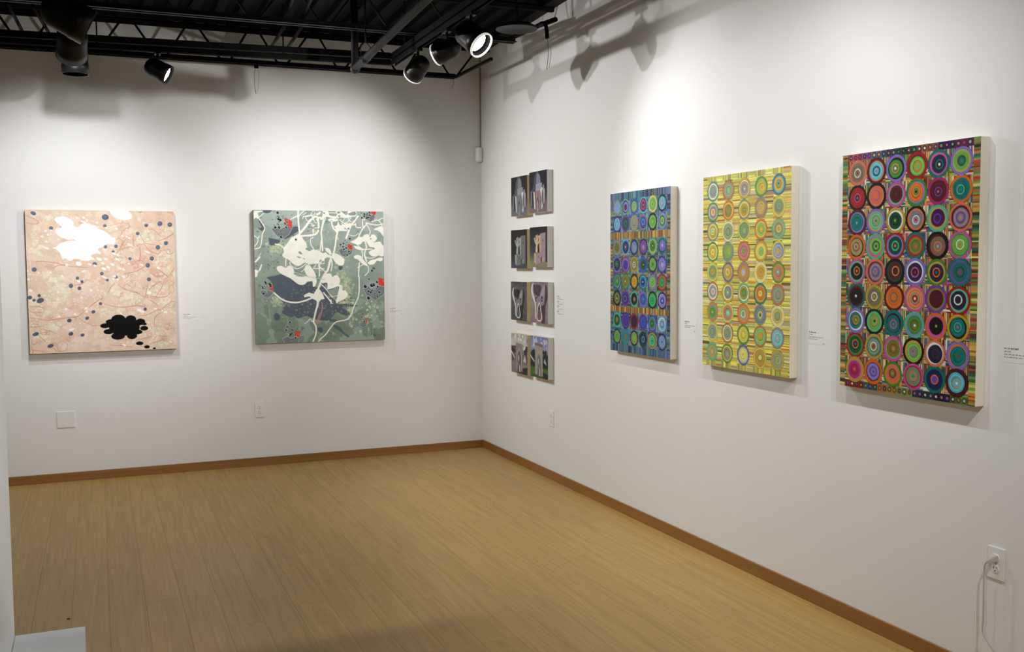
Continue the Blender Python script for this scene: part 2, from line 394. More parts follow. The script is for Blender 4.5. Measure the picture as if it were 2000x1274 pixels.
# grey conduits crossing overhead
for near, far, lab in (
   ((-1.789, -1.355, 2.984), (-1.722, -.245, 3.031), 'dull grey overhead conduit, left one of the pair near the middle'),
   ((-1.686, -1.355, 2.983), (-1.607, -.245, 3.034), 'dull grey overhead conduit, right one of the pair near the middle'),
   ((-3.316, -1.355, 2.978), (-3.289, -.245, 3.021), 'dull grey overhead conduit, left one of the pair at top left'),
   ((-3.187, -1.355, 2.969), (-3.119, -.245, 3.008), 'dull grey overhead conduit, right one of the pair at top left')):
    near = Vector(near); far = Vector(far); d = (near-far).normalized()
    t = thing('conduit', far, lab, 'conduit', group='grey conduits between the joists')
    b = bmesh.new(); tube(b, [Vector(), near-far], .0105, 10); obj('tube', b, GREYSTEEL, t, True)
    s = Vector((near.x, -1.445, 3.045)); b = bmesh.new(); tube(b, [s-far, s-far+Vector((d.x*1.05, -1.06, .02))], .0105, 10); obj('tube', b, GREYSTEEL, t, True)
PX_, PY_ = -1.333, -1.248
# sloping grey pipe with its drop post
t = thing('grey_pipe', (PX_, PY_, 2.77), 'grey pipe slanting across the ceiling from a dark drop post', 'pipe')
o0 = Vector((PX_, PY_, 2.77))
b = bmesh.new(); tube(b, [(0, 0, 0), (-.012, -.30, 0), (-.088, -1.78, 0), (-.22, -4.6, 0)], .0235, 14); obj('pipe', b, GREYSTEEL, t, True)
b = bmesh.new(); tube(b, [(-.012, -.27, 0), (-.0155, -.36, 0)], .028, 14); obj('coupling', b, GREYSTEEL, t, True)
b = bmesh.new(); tube(b, [(0, .0, -.022), (0, 0, deckz(-1.2)-2.77)], .0235, 14); obj('drop_post', b, BLACK, t, True)
b = bmesh.new(); tube(b, [(0, .012, -.004), (0, -.02, -.006)], .030, 14); obj('elbow', b, JOISTG, t, True)
b = bmesh.new(); tube(b, [(-.014, -.33, .10), (-.014, -.33, deckz(-1.6)-2.77)], .005, 8)
for s in (-1, 1): tube(b, [(-.014+s*.03, -.33, -.01), (-.014+s*.03, -.33, .07), (-.014, -.33, .10)], .003, 6)
obj('pipe_hanger', b, BLACK, t)

# ------------------------------------------------------------------ lighting tracks
TZ = 2.90
def track(name, a, c, label, hang):
    a = Vector(a); c = Vector(c); d = (c-a); ln = d.length; ang = math.atan2(d.y, d.x)
    t = thing(name, a, label, 'light track', rotz=ang, group='light tracks hung below the joists')
    b = bmesh.new(); box(b, 0, ln, -.018, -.012, -.018, .016); box(b, 0, ln, .012, .018, -.018, .016); box(b, 0, ln, -.018, .018, .010, .016)
    obj('track_rail', b, BLACK, t)
    b = bmesh.new(); box(b, 0, ln, -.0205, .0205, .024, .062); obj('support_channel', b, BLACK, t)
    for x in hang:
        p = a + d.normalized()*x
        b = bmesh.new(); tube(b, [(x, 0, .014), (x, 0, deckz(p.y)-TZ)], .0045, 8); obj('hanger_rod', b, BLACK, t)
    return t
track('light_track', (-5.6, -.532, TZ), (-.99, -.866, TZ), 'long black light track hung parallel to the back wall', (.4, 1.6, 2.75, 3.9))
track('light_track', (-.965, -.84, TZ), (-.99, -7.6, TZ), 'black light track running from the corner towards the camera', (.3, 1.55, 2.8, 4.0, 5.3, 6.5))
track('light_track', (-2.98, -.75, TZ), (-3.033, -12.6, TZ), 'black light track above the top-left lamp cluster', (.3, 1.6, 2.8, 4.0, 5.3, 7, 9, 11))

# ------------------------------------------------------------------ track heads
def head(key, xy, aim, watts, cone, blend, sz, glow, label):
    mount = Vector((xy[0], xy[1], TZ-.018))
    label = label or {'side_d': 'black track spotlight above the right wall, out of sight past the lit one',
                      'side_e': 'black track spotlight farthest from the corner on the side track',
                      'fill_d': 'added black fill spotlight on the left track near the camera',
                      'fill_g': 'added black fill spotlight on the side track turned down towards the floor by the right wall',
                      'fill_f': 'added black fill spotlight on the side track turned to face the partition'}[key]
    t = thing('track_spotlight', mount, label, 'spotlight', group='black spotlights on the light tracks')
    rec = .014 if key == 'back_a' else .024
    R_ = .062*sz; ln = .150*sz
    pivot = Vector((0, 0, -.040-.075*sz + (.030 if key == 'left_c' else 0)))
    d = (Vector(aim) - (mount+pivot)).normalized()
    q = d.to_track_quat('Z', 'Y')
    Mx = Matrix.Translation(pivot) @ q.to_matrix().to_4x4()
    b = bmesh.new(); box(b, -.018, .018, -.045, .045, -.018, -.0004, .003); obj('adapter', b, HOUSING, t)
    b = bmesh.new(); tube(b, [(0, 0, -.014), (0, 0, -.045), pivot - d*.02*sz], [.009, .009, .012], 10); obj('stem', b, HOUSING, t, True)
    b = bmesh.new(); back = -.075*sz; front = back+ln; r = R_
    prof = [(0, back-.012*sz)]
    for k in range(1, 8):
        a = k/8*pi/2; prof.append((r*sin(a), back + .045*sz - (.057*sz)*cos(a)))
    prof += [(r, back+.045*sz), (r, back+.10*sz), (r*1.035, back+.105*sz), (r*1.035, front), (r*.96, front)]
    lathe(b, prof, 40); b.transform(Mx)
    hs = obj('housing', b, HOUSING, t, True)
    b = bmesh.new(); lathe(b, [(r*.965, front-.001*sz), (r*.93, front-.012*sz), (r*.90, front-rec*sz), (r*.74, front-(rec+.002)*sz)], 40); b.transform(Mx)
    obj('snoot', b, SNOOT, hs, True)
    b = bmesh.new(); lathe(b, [(r*.78, front-(rec+.004)*sz), (r*.35, front-(rec+.001)*sz), (0, front-rec*sz)], 32); b.transform(Mx)
    obj('lens', b, emis('lens_glow_'+key, glow) if glow else REFL, hs, True)
    if key in ('side_a', 'side_b', 'side_c'):
        b = bmesh.new(); lathe(b, [(r*.955, front-.002*sz), (r*.955, front+.006*sz), (r*1.045, front+.006*sz), (r*1.045, front-.004*sz)], 40); b.transform(Mx)
        o = obj('rim', b, RIM, hs, True); o['label'] = 'pale self-glowing ring around the lamp mouth'
    if watts:
        ld = bpy.data.lights.new('bulb_'+key, 'SPOT'); ld.energy = watts; ld.spot_size = radians(cone); ld.spot_blend = blend
        ld.shadow_soft_size = .016; ld.color = (1.0, 1.0, .995)
        lo = bpy.data.objects.new('bulb', ld); COL.objects.link(lo)
        lo.matrix_world = Matrix.Translation(mount) @ Mx @ Matrix.Translation((0, 0, front-(rec-.008)*sz)) @ Matrix.Rotation(pi, 4, 'X')
    return t
for L_ in LAMPS: head(*L_)
# added unseen framing projector behind the camera: its lower shutter cuts the beam in a straight line across the floor
PX, PY, PZ = -1.90, -8.60, 2.80
t = thing('added_projector', (PX, PY, TZ), 'added black framing projector behind the camera, lower shutter shaping the floor shadow', 'spotlight')
d = Vector((-.085, cos(radians(17.5)), -sin(radians(17.5)))).normalized(); o0 = Vector((0, 0, PZ-TZ))
b = bmesh.new(); tube(b, [o0-d*.20, o0-d*.19, o0-d*.02, o0+d*.04], [.03, .05, .05, .045], 24, cap=False); obj('barrel', b, HOUSING, t, True)
b = bmesh.new(); tube(b, [o0-d*.10, Vector((0, -.10, deckz(PY)-TZ))], .009, 8); obj('stem', b, HOUSING, t)
e = Vector((0, .1304, -.0740)); b = bmesh.new()
vs = [b.verts.new(o0+e+Vector(p)) for p in ((-.09, 0, 0), (.09, 0, 0), (.05, -.095, -.02), (-.05, -.095, -.02))]
b.faces.new(vs); r = bmesh.ops.extrude_face_region(b, geom=b.faces[:]); bmesh.ops.translate(b, vec=(0, 0, -.0012), verts=[g for g in r['geom'] if isinstance(g, bmesh.types.BMVert)])
obj('lower_shutter', b, HOUSING, t)
ld = bpy.data.lights.new('added_projector_bulb', 'SPOT'); ld.energy = ADDED_PROJECTOR_WATTS; ld.spot_size = radians(36); ld.spot_blend = .45; ld.shadow_soft_size = .0012; ld.color = (1.0, 1.0, .995)
lo = bpy.data.objects.new('added_projector_bulb', ld); COL.objects.link(lo); lo.location = (PX, PY, PZ)
lo.rotation_euler = (-d).to_track_quat('Z', 'Y').to_euler()

# ------------------------------------------------------------------ wall fittings
def outlet(loc, rotz, label, plug=False):
    """duplex receptacle; local x right, -y out of the wall, origin at its base"""
    t = thing('wall_outlet', loc, label, 'outlet', rotz=rotz)
    b = bmesh.new(); box(b, -.035, .035, -.006, 0, 0, .114, .0022); obj('cover_plate', b, PLASTIC, t)
    for zc in (.0375, .0765):
        b = bmesh.new()
        lathe(b, [(0, .0085), (.0150, .0085), (.0168, .0070), (.0168, .004)], 24); b.transform(Matrix.Rotation(pi/2, 4, 'X'))
        for v in b.verts: v.co.z = max(-.0135, min(.0135, v.co.z))
        b.transform(Matrix.Translation((0, 0, zc)))
        rc = obj('receptacle', b, PLASTIC, t)
        b = bmesh.new()
        box(b, -.0075, -.0052, -.0090, -.0080, zc+.0005, zc+.0085); box(b, .0052, .0072, -.0090, -.0080, zc+.0015, zc+.0080)
        tube(b, [(0, -.0090, zc-.0065), (0, -.0080, zc-.0065)], .0026, 10)
        obj('slots', b, SLOT, rc)
    b = bmesh.new(); tube(b, [(0, -.0072, .057), (0, -.0055, .057)], .003, 12); obj('screw', b, SCREW, t)
    return t
outlet((-1.801, 0, .368), 0, 'white duplex outlet low on the back wall below the green painting')
outlet((0, -1.350, .3735), -pi/2, 'white duplex outlet low on the right wall below the small paired panels')
outlet((0, -5.086, .394), -pi/2, 'white duplex outlet with a cord plugged in at the lower right')
t = thing('blank_wall_plate', (-3.134, 0, .383), 'square blank white cover plate on the back wall below the peach painting', 'cover plate')
b = bmesh.new(); box(b, -.0575, .0575, -.006, 0, 0, .114, .0022); obj('cover_plate', b, PLASTIC, t)
for sx in (-.023, .023):
    for sz in (.0155, .0985):
        b = bmesh.new(); tube(b, [(sx, -.0072, sz), (sx, -.0055, sz)], .003, 12); obj('screw', b, SCREW, t)
# plug and cord
t = thing('power_cord', (-.02, -5.086, .47), 'grey-white power cord plugged into the lower right outlet', 'cord')
o0 = Vector((-.02, -5.086, .47))
b = bmesh.new()
P0 = Vector((-.0085, -5.086, .4725))
ring = []
for (x, hw, z0, z1, yo) in ((-.0085, .0125, .4590, .482, 0), (-.018, .0125, .4590, .482, 0), (-.026, .0085, .4575, .474, .006), (-.034, .0045, .4535, .461, .0135)):
    ring.append([b.verts.new(Vector((x, -5.086+yo+s*hw, z))-o0) for s, z in ((-1, z0), (1, z0), (1, z1), (-1, z1))])
for a, c in zip(ring, ring[1:]):
    for k in range(4): b.faces.new((a[k], a[(k+1) % 4], c[(k+1) % 4], c[k]))
b.faces.new(ring[0][::-1]); b.faces.new(ring[-1])
bmesh.ops.bevel(b, geom=b.edges[:], offset=.0015, segments=2, affect='EDGES')
obj('plug', b, CORD, t)
b = bmesh.new()
tube(b, [p-o0 for p in smooth_pts([(-.033, -5.0735, .458), (-.0345, -5.067, .446), (-.034, -5.0630, .425), (-.034, -5.0626, .339), (-.034, -5.0639, .256), (-.034, -5.0622, .203), (-.034, -5.0800, .178), (-.034, -5.1165, .146), (-.034, -5.160, .09), (-.036, -5.20, .03), (-.05, -5.26, .0045), (-.09, -5.75, .0045)], 8)], .0030, 10)
obj('cord', b, CORD, t, True)
# motion sensor in the corner, with its cable
t = thing('motion_sensor', (-.03, -.03, 2.330), 'small white motion sensor mounted high in the room corner', 'sensor', rotz=-pi/4)
b = bmesh.new(); ring = []
n = 14
for (z, s) in ((0, .55), (.006, .82), (.018, 1), (.100, 1), (.110, .96), (.113, .85)):
    ring.append([b.verts.new((.030*s*cos(pi*k/(n-1)), -.030*s*sin(pi*k/(n-1))*.85, z)) for k in range(n)] + [b.verts.new((-.030*s, .012, z)), b.verts.new((.030*s, .012, z))])
m_ = len(ring[0])
for a, c in zip(ring, ring[1:]):
    for k in range(m_): b.faces.new((a[k], a[(k+1) % m_], c[(k+1) % m_], c[k]))
b.faces.new(ring[0][::-1]); b.faces.new(ring[-1]); bmesh.ops.recalc_face_normals(b, faces=b.faces)
obj('housing', b, PLASTIC, t)
b = bmesh.new(); tube(b, [(0, -.0262, .030), (0, -.0240, .030)], .0022, 10); obj('indicator', b, SLOT, t)
b = bmesh.new(); tube(b, [(0, .026, .108), (0, .034, .13), (0, .036, .5), (0, .036, deckz(0)-2.33)], .0032, 6); obj('cable', b, plain('grey_cable', (.28, .27, .25, 1)), t)
# speck on the floor
t = thing('floor_scrap', (-3.062, -3.005, 0), 'tiny dark scrap lying on the floor near the plinth', 'scrap')
b = bmesh.new(); r = bmesh.ops.create_icosphere(b, subdivisions=1, radius=.008)
for v in b.verts: v.co = Vector((v.co.x*(1+.5*v.co.y*60), v.co.y*.6, max(0, v.co.z*.5+.002)))
obj('scrap', b, SLOT, t)

# title labels: clear strips printed with small lines of text too fine to read
def wall_label(loc, rotz, wdt, hgt, lines, label, strong=1.0):
    t = thing('title_label', loc, label, 'label', rotz=rotz, group='title labels beside the paintings')
    b = bmesh.new(); box(b, -.008, wdt, -.0006, 0, -.006, hgt+.006); obj('strip', b, LABEL, t)
    rr = random.Random(int(abs(loc[0]*100+loc[1]*333)))
    b = bmesh.new()
    for (x, z, ln, th) in lines:
        xx = x
        while xx < x+ln:
            wl = rr.uniform(.006, .016); wl = min(wl, x+ln-xx)
            # a word: a row of small strokes
            q = xx
            while q < xx+wl-.001:
                hh = th*rr.choice((.62, .62, .7, 1.0)); sw = .0011 if th < .006 else .0016
                box(b, q, q+sw, -.0009, -.0006, z, z+hh)
                if rr.random() < .6: box(b, q, q+.0020, -.0009, -.0006, z+hh*.45, z+hh*.45+.0008)
                q += .0026
            xx += wl+.0032
    obj('printed_text', b, INK, t)
    return t
def std_lines(h): return [(0, h-.006, .045, .0065), (0, h-.0155, .026, .0048), (0, h-.026, .095, .0048), (0, h-.0345, .055, .0048), (.088, h-.052, .014, .0048)]
wall_label((-2.329, 0, 1.110), 0, .112, .050, std_lines(.050), 'small title label right of the peach painting')
wall_label((-.776, 0, 1.118), 0, .112, .050, std_lines(.050), 'small title label right of the green painting')
LB = []
for k in range(4):
    z = .128-.034*k; LB += [(0, z, .038, .006), (0, z-.009, .05 if k == 0 else .03, .0045), (.012, z-.019, .085, .0048)]
wall_label((0, -1.440, 1.158), -pi/2, .108, .136, LB, 'tall title label with four entries right of the small paired panels')
wall_label((0, -3.052, 1.152), -pi/2, .112, .050, std_lines(.050), 'small title label between the blue and yellow circle paintings')
wall_label((0, -4.065, 1.160), -pi/2, .112, .050, std_lines(.050), 'small title label between the yellow and multicoloured circle paintings')
wall_label((0, -5.095, 1.172), -pi/2, .16, .046, [(0, .040, .013, .0065), (.016, .040, .042, .0065), (0, .030, .028, .0048), (0, .020, .135, .0048), (0, .0105, .055, .0048), (.060, .0105, .016, .0048)], 'title label at the far right edge past the multicoloured painting')

# ------------------------------------------------------------------ artworks
import numpy as np
class Art:
    """flat picture painted mark over mark; u,v in 0..1 from the top-left. The finished coat is a fine mesh
    over the front of the panel that carries the paint colour at every vertex."""
    SS = 2
    def __init__(s, w, h, gain=1.0, res=400):
        s.w, s.h, s.k = w, h, gain
        s.nx = int(round(w*res)); s.ny = int(round(h*res)); s.W = s.nx*s.SS; s.H = s.ny*s.SS
        s.img = np.zeros((s.H, s.W, 3), np.float32); s.ops = []
    def col(s, c): return np.array(L(c[0], c[1], c[2], s.k)[:3], np.float32)
    def _rect(s, u0, v0, u1, v1, c):
        x0, x1 = int(round(u0*s.W)), int(round(u1*s.W)); y0, y1 = int(round(v0*s.H)), int(round(v1*s.H))
        s.img[max(0, y0):max(0, y1), max(0, x0):max(0, x1)] = c
    def _box(s, x0, x1, y0, y1):
        return max(0, int(x0)), min(s.W, int(x1)+2), max(0, int(y0)), min(s.H, int(y1)+2)
    def _poly(s, P, c):
        X = np.array([p[0]*s.W for p in P]); Y = np.array([p[1]*s.H for p in P])
        x0, x1, y0, y1 = s._box(X.min(), X.max(), Y.min(), Y.max())
        if x1 <= x0 or y1 <= y0: return
        xs = np.arange(x0, x1)+.5; ys = (np.arange(y0, y1)+.5)[:, None]
        ins = np.zeros((y1-y0, x1-x0), bool); n = len(X); j = n-1
        for i in range(n):
            if Y[i] != Y[j]:
                cr = (Y[i] > ys) != (Y[j] > ys)
                ins ^= cr & (xs < (X[j]-X[i])*(ys-Y[i])/(Y[j]-Y[i])+X[i])
            j = i
        s.img[y0:y1, x0:x1][ins] = c
    def _ell(s, u, v, ru, rv, c, rot, wob, ph):
        cx, cy, a, b = u*s.W, v*s.H, ru*s.W, rv*s.H; m = max(a, b)*(1+wob*2)+1
        x0, x1, y0, y1 = s._box(cx-m, cx+m, cy-m, cy+m)
        if x1 <= x0 or y1 <= y0: return
        xs = np.arange(x0, x1)+.5-cx; ys = (np.arange(y0, y1)+.5-cy)[:, None]
        X = xs*cos(rot)+ys*sin(rot); Yv = -xs*sin(rot)+ys*cos(rot)
        r = np.sqrt((X/a)**2+(Yv/b)**2)
        if wob: t = np.arctan2(Yv, X); r = r/(1+wob*np.sin(3*t+ph)+wob*.6*np.sin(5*t+2*ph))
        s.img[y0:y1, x0:x1][r <= 1] = c
    def _seg(s, p, q, ra, rb, c):
        m = max(ra, rb)+1
        x0, x1, y0, y1 = s._box(min(p[0], q[0])-m, max(p[0], q[0])+m, min(p[1], q[1])-m, max(p[1], q[1])+m)
        if x1 <= x0 or y1 <= y0: return
        xs = np.arange(x0, x1)+.5-p[0]; ys = (np.arange(y0, y1)+.5-p[1])[:, None]
        dx, dy = q[0]-p[0], q[1]-p[1]; l2 = dx*dx+dy*dy+1e-9
        t = np.clip((xs*dx+ys*dy)/l2, 0, 1); d = np.sqrt((xs-t*dx)**2+(ys-t*dy)**2)
        s.img[y0:y1, x0:x1][d <= ra+(rb-ra)*t] = c
    def _add(s, lay, f): s.ops.append((lay, len(s.ops), f))
    def rect(s, u0, v0, u1, v1, c, lay): s._add(lay, lambda c=s.col(c): s._rect(u0, v0, u1, v1, c))
    def poly(s, pts, c, lay): P = list(pts); s._add(lay, lambda c=s.col(c): s._poly(P, c))
    def disc(s, u, v, ru, rv, c, lay, n=28, rot=0, wob=0.0, seed=0):
        ph = random.Random(seed).uniform(0, 6.28); s._add(lay, lambda c=s.col(c): s._ell(u, v, ru, rv, c, rot, wob, ph))
    def stroke(s, pts, wd, c, lay, taper=False, per=4):
        """wd in metres"""
        P = smooth_pts([(x*s.W, y*s.H, 0) for x, y in pts], per) if len(pts) > 2 else [Vector((x*s.W, y*s.H, 0)) for x, y in pts]
        r = max(.75, wd/2*s.W/s.w); n = len(P)-1
        def f(c=s.col(c)):
            for i in range(n):
                ra, rb = [r*(1-.5*abs(2*k/n-1) if taper else 1) for k in (i, i+1)]
                s._seg(P[i], P[i+1], ra, rb, c)
        s._add(lay, f)
    def smoothpoly(s, pts, c, lay, per=3):
        P = smooth_pts([(x, y, 0) for x, y in list(pts)+[pts[0]]], per)[:-1]
        s.poly([(p.x, p.y) for p in P], c, lay)
    def strips(s, u0, v0, u1, v1, pal, lay, horiz, size, rr):
        """stack of thin painted strips; size = mean thickness in metres"""
        tot = (v1-v0)*s.h if horiz else (u1-u0)*s.w
        t = 0.0
        while t < tot-1e-6:
            d = min(size*rr.uniform(.45, 1.75), tot-t); c = rr.choice(pal)
            j = rr.uniform(.82, 1.12); c = tuple(min(255, x*j) for x in c)
            if horiz: s.rect(u0, v0+t/s.h, u1, v0+(t+d)/s.h, c, lay)
            else: s.rect(u0+t/s.w, v0, u0+(t+d)/s.w, v1, c, lay)
            t += d
    def build(s, name, mat, parent, depth):
        for _, _, f in sorted(s.ops, key=lambda o: (o[0], o[1])): f()
        nx, ny, q = s.nx, s.ny, s.SS
        c = s.img.reshape(ny, q, nx, q, 3).mean((1, 3))
        xs = np.linspace(-s.w/2, s.w/2, nx); zs = np.linspace(s.h, 0, ny)
        V = np.zeros((ny, nx, 3), np.float32); V[..., 0] = xs; V[..., 2] = zs[:, None]
        i = np.arange((ny-1)*(nx-1)); r = i//(nx-1); k = i % (nx-1); a = r*nx+k
        F = np.stack([a, a+nx, a+nx+1, a+1], 1).astype(np.int32)
        me = bpy.data.meshes.new(name)
        me.vertices.add(nx*ny); me.vertices.foreach_set('co', V.ravel())
        me.loops.add(F.size); me.loops.foreach_set('vertex_index', F.ravel())
        me.polygons.add(len(F)); me.polygons.foreach_set('loop_start', np.arange(0, F.size, 4, dtype=np.int32))
        me.update(calc_edges=True)
        at = me.color_attributes.new('Col', 'FLOAT_COLOR', 'POINT')
        at.data.foreach_set('color', np.concatenate([c.reshape(-1, 3), np.ones((nx*ny, 1), np.float32)], 1).astype(np.float32).ravel())
        me.materials.append(mat)
        o = bpy.data.objects.new(name, me); COL.objects.link(o); o.parent = parent
        o.location = (0, -depth-.0003, 0); s.img = None; s.ops = None; return o

def painting(wall, a0, a1, z0, z1, depth, label, side_mat, group, front='canvas'):
    """a0/a1: left and right edge along the wall as the viewer sees it"""
    mid = (a0+a1)/2; wdt = abs(a1-a0); hgt = z1-z0
    loc, rot = ((mid, 0, z0), 0) if wall == 'back' else ((0, mid, z0), -pi/2)
    t = thing('painting', loc, label, 'painting', rotz=rot, group=group)
    b = bmesh.new(); box(b, -wdt/2, wdt/2, -depth, -.0015, 0, hgt, .0016)
    obj(front, b, side_mat, t)
    return t, wdt, hgt
def ellipses(art, tab, c, lay, n=18, jit=0, rr=None, wob=0.0):
    for k, (u, v, a, b, r) in enumerate(tab):
        cc = c if not jit else tuple(max(0, min(255, x+rr.uniform(-jit, jit))) for x in c)
        art.disc(u/1000, v/1000, a/1000, b/1000, cc, lay, n, radians(r), wob, k)
def pts(t): return [(x/1000, y/1000) for x, y in t]
A_cloud = [(191,64),(213,50),(253,47),(284,57),(307,74),(317,93),(314,110),(334,119),(352,116),(362,101),(387,91),(435,100),(475,117),(472,125),(508,142),(544,163),(568,191),(588,193),(587,231),(570,240),(533,236),(513,253),(492,263),(470,276),(491,300),(457,303),(422,321),(453,349),(431,348),(402,355),(370,354),(338,343),(306,344),(290,354),(270,350),(251,337),(235,346),(227,328),(220,303),(198,275),(170,264),(198,258),(219,236),(263,219),(299,214),(321,216),(313,205),(279,208),(240,197),(209,177),(194,148),(202,131),(238,121),(204,94)]
A_topel = [(555,0),(569,27),(605,54),(649,69),(687,66),(711,49),(709,29),(692,12),(672,-2)]
A_dots = [(56,26,18,12,25),(167,128,13,13,30),(48,414,16,15,0),(328,476,11,12,0),(447,378,15,13,20),(528,48,23,20,0),(523,109,12,11,0),(594,254,12,12,0),(523,257,11,11,0),(574,291,10,9,0),(745,162,13,12,0),(807,104,13,12,-30),(902,91,18,16,-45),(972,98,17,16,-45),(941,231,15,13,-60),(883,261,17,15,-60),(839,342,15,16,0),(809,390,15,16,0),(687,342,11,11,0),(814,491,14,14,0),(492,446,12,12,0),(528,492,10,10,0),(588,472,12,10,0),(284,530,14,15,0),(339,548,12,13,0),(358,502,10,11,0),(14,607,15,13,-20),(74,595,11,11,-20),(40,626,11,9,-20),(80,629,25,17,-25),(477,659,11,11,0),(427,716,14,12,-40),(384,760,14,11,-30),(265,773,16,13,-20),(273,867,17,13,-20),(349,878,14,11,-20),(43,862,22,13,-18),(136,947,21,13,-20),(782,705,11,13,0)]
A_wd = [(131,145,9,7,25),(107,186,9,8,25),(145,174,7,7,25),(166,169,5,4,25),(133,221,10,6,25),(210,207,5,5,25),(135,267,15,7,25),(115,259,7,5,25),(383,53,11,7,25),(339,55,7,6,25),(404,73,7,6,25),(471,87,8,6,25),(483,117,5,4,25),(341,375,21,15,25),(261,383,11,10,25),(412,380,12,8,25),(448,390,12,7,25),(370,429,6,15,70),(226,459,9,8,25),(153,434,10,6,25),(77,436,7,6,25),(4,423,6,7,70),(8,481,9,8,25),(475,344,18,10,25),(379,82,20,5,25),(167,142,9,5,25),(531,123,9,5,25),(602,129,9,6,25),(640,179,11,5,25),(669,184,7,4,25),(686,195,11,5,25),(682,239,10,5,25),(562,261,11,5,25),(516,278,10,6,25),(578,305,14,7,25),(603,314,10,6,25),(521,343,14,7,25),(600,346,15,6,25),(501,373,13,7,25),(566,383,15,8,25),(536,403,14,8,25),(508,413,18,9,25),(616,412,10,5,25),(641,420,9,5,25),(639,470,12,6,25),(510,473,21,7,25),(578,467,12,6,25),(597,488,10,6,25),(807,294,24,5,25),(769,388,12,6,25),(882,410,14,7,25),(677,378,9,4,25),(479,300,13,7,25),(479,344,18,10,25),(21,559,13,10,25),(335,499,13,8,25),(417,564,8,8,25),(352,614,6,8,70),(379,690,9,9,25),(383,713,7,7,70),(246,693,8,10,70),(200,744,7,9,70),(199,572,7,7,25),(196,624,5,6,70),(280,836,9,17,70),(186,497,6,6,70),(304,730,9,7,25),(433,610,4,6,70),(462,563,5,4,70),(814,587,15,9,25),(613,732,10,6,25),(854,703,12,6,25),(902,718,8,5,25),(926,730,13,7,25),(749,716,29,9,25),(629,959,15,7,25),(957,948,7,4,25),(571,487,9,5,25)]
A_bd = [(635,831,106,61,0),(595,773,49,33,0),(680,776,38,29,0),(746,796,34,24,0),(773,812,17,10,0),(771,843,28,17,0),(717,868,41,19,0),(685,895,35,24,0),(589,894,47,26,0),(526,860,35,19,0),(503,817,33,18,0),(543,791,35,20,0),(736,951,26,14,0),(786,978,20,12,0),(838,991,12,7,0)]
A_lines = [[(-1,37),(41,56),(87,86),(59,99),(9,91)],[(65,374),(68,357),(124,359),(187,368),(234,383),(293,394),(353,399),(397,403)],[(170,404),(202,387),(249,382)],[(202,31),(210,39)],[(189,77),(211,100),(238,121)],[(554,108),(616,90)],[(616,90),(661,86),(690,103),(685,120),(660,128),(643,150),(625,180)],[(667,442),(717,436),(768,409),(794,396)],[(759,167),(782,210),(794,231),(866,242)],[(601,296),(632,249),(662,201)],[(618,283),(665,231)],[(722,257),(782,236),(818,279),(881,309),(907,283),(967,277)],[(694,382),(753,352),(790,374)],[(756,257),(760,313),(749,361)],[(883,214),(939,196),(995,161),(993,187)],[(924,275),(957,310),(992,297)],[(818,435),(859,466),(919,462),(903,427)],[(944,484),(979,432),(993,406)],[(952,493),(985,446)],[(869,405),(919,449),(952,480)],[(822,136),(844,127),(877,153),(901,179)],[(631,274),(681,257),(714,266)],[(780,3),(759,12),(792,9)],[(718,400),(713,434)],[(717,171),(711,223),(722,257)],[(-2,745),(64,755),(122,767),(189,761),(281,748),(317,745),(354,721),(359,695)],[(396,687),(433,654),(483,621)],[(321,745),(356,780),(412,808),(436,813),(469,814)],[(293,753),(313,754),(300,774)],[(68,858),(99,851),(127,854)],[(60,871),(97,908),(117,925)],[(88,832),(131,841),(178,864)],[(-5,812),(42,811),(93,807)],[(9,968),(56,978),(103,986)],[(153,961),(174,983),(198,986)],[(162,993),(170,983)],[(12,670),(78,672),(99,689)],[(7,699),(49,713),(93,708)],[(23,788),(58,793),(73,810)],[(16,897),(18,930),(42,927),(47,906)],[(7,938),(21,981),(12,997)],[(301,522),(349,520),(394,487)],[(252,536),(268,534)],[(583,502),(623,546),(676,573),(738,591),(779,614),(854,632)],[(688,569),(721,580),(742,595)],[(527,587),(548,545),(578,511)],[(496,655),(557,678),(626,688),(718,680),(785,683)],[(737,752),(796,745),(869,711),(895,714),(925,682),(978,648)],[(783,614),(797,557),(803,523)],[(810,566),(853,528),(896,506)],[(859,615),(899,555),(913,515)],[(784,596),(829,614),(906,620),(949,604),(963,569)],[(795,627),(853,663),(870,685)],[(840,833),(846,772),(872,742),(890,738)],[(711,921),(779,915),(821,898)],[(536,954),(618,963),(693,977)],[(527,971),(543,997)],[(803,959),(863,939),(906,928)],[(480,634),(493,612),(481,599)]]
A_ring = (213,952,35)
A_cream = [(52,199,46,75),(41,282,39,33),(77,145,23,33),(182,48,23,25),(245,30,80,17),(125,458,35,37),(160,471,43,29),(90,324,12,25),(146,69,19,17),(800,179,76,52),(905,344,68,79),(953,454,39,57),(762,33,42,35),(757,214,25,30),(620,364,37,39),(949,148,38,27),(750,443,63,26),(173,535,79,67),(235,574,48,55),(155,614,63,42),(112,714,47,38),(148,817,63,29),(71,882,23,21),(44,646,23,16),(560,571,66,64),(687,616,75,52),(852,567,59,52),(926,656,47,48),(848,864,38,35),(694,946,37,22),(888,953,51,31),(502,707,37,39),(610,701,33,26)]
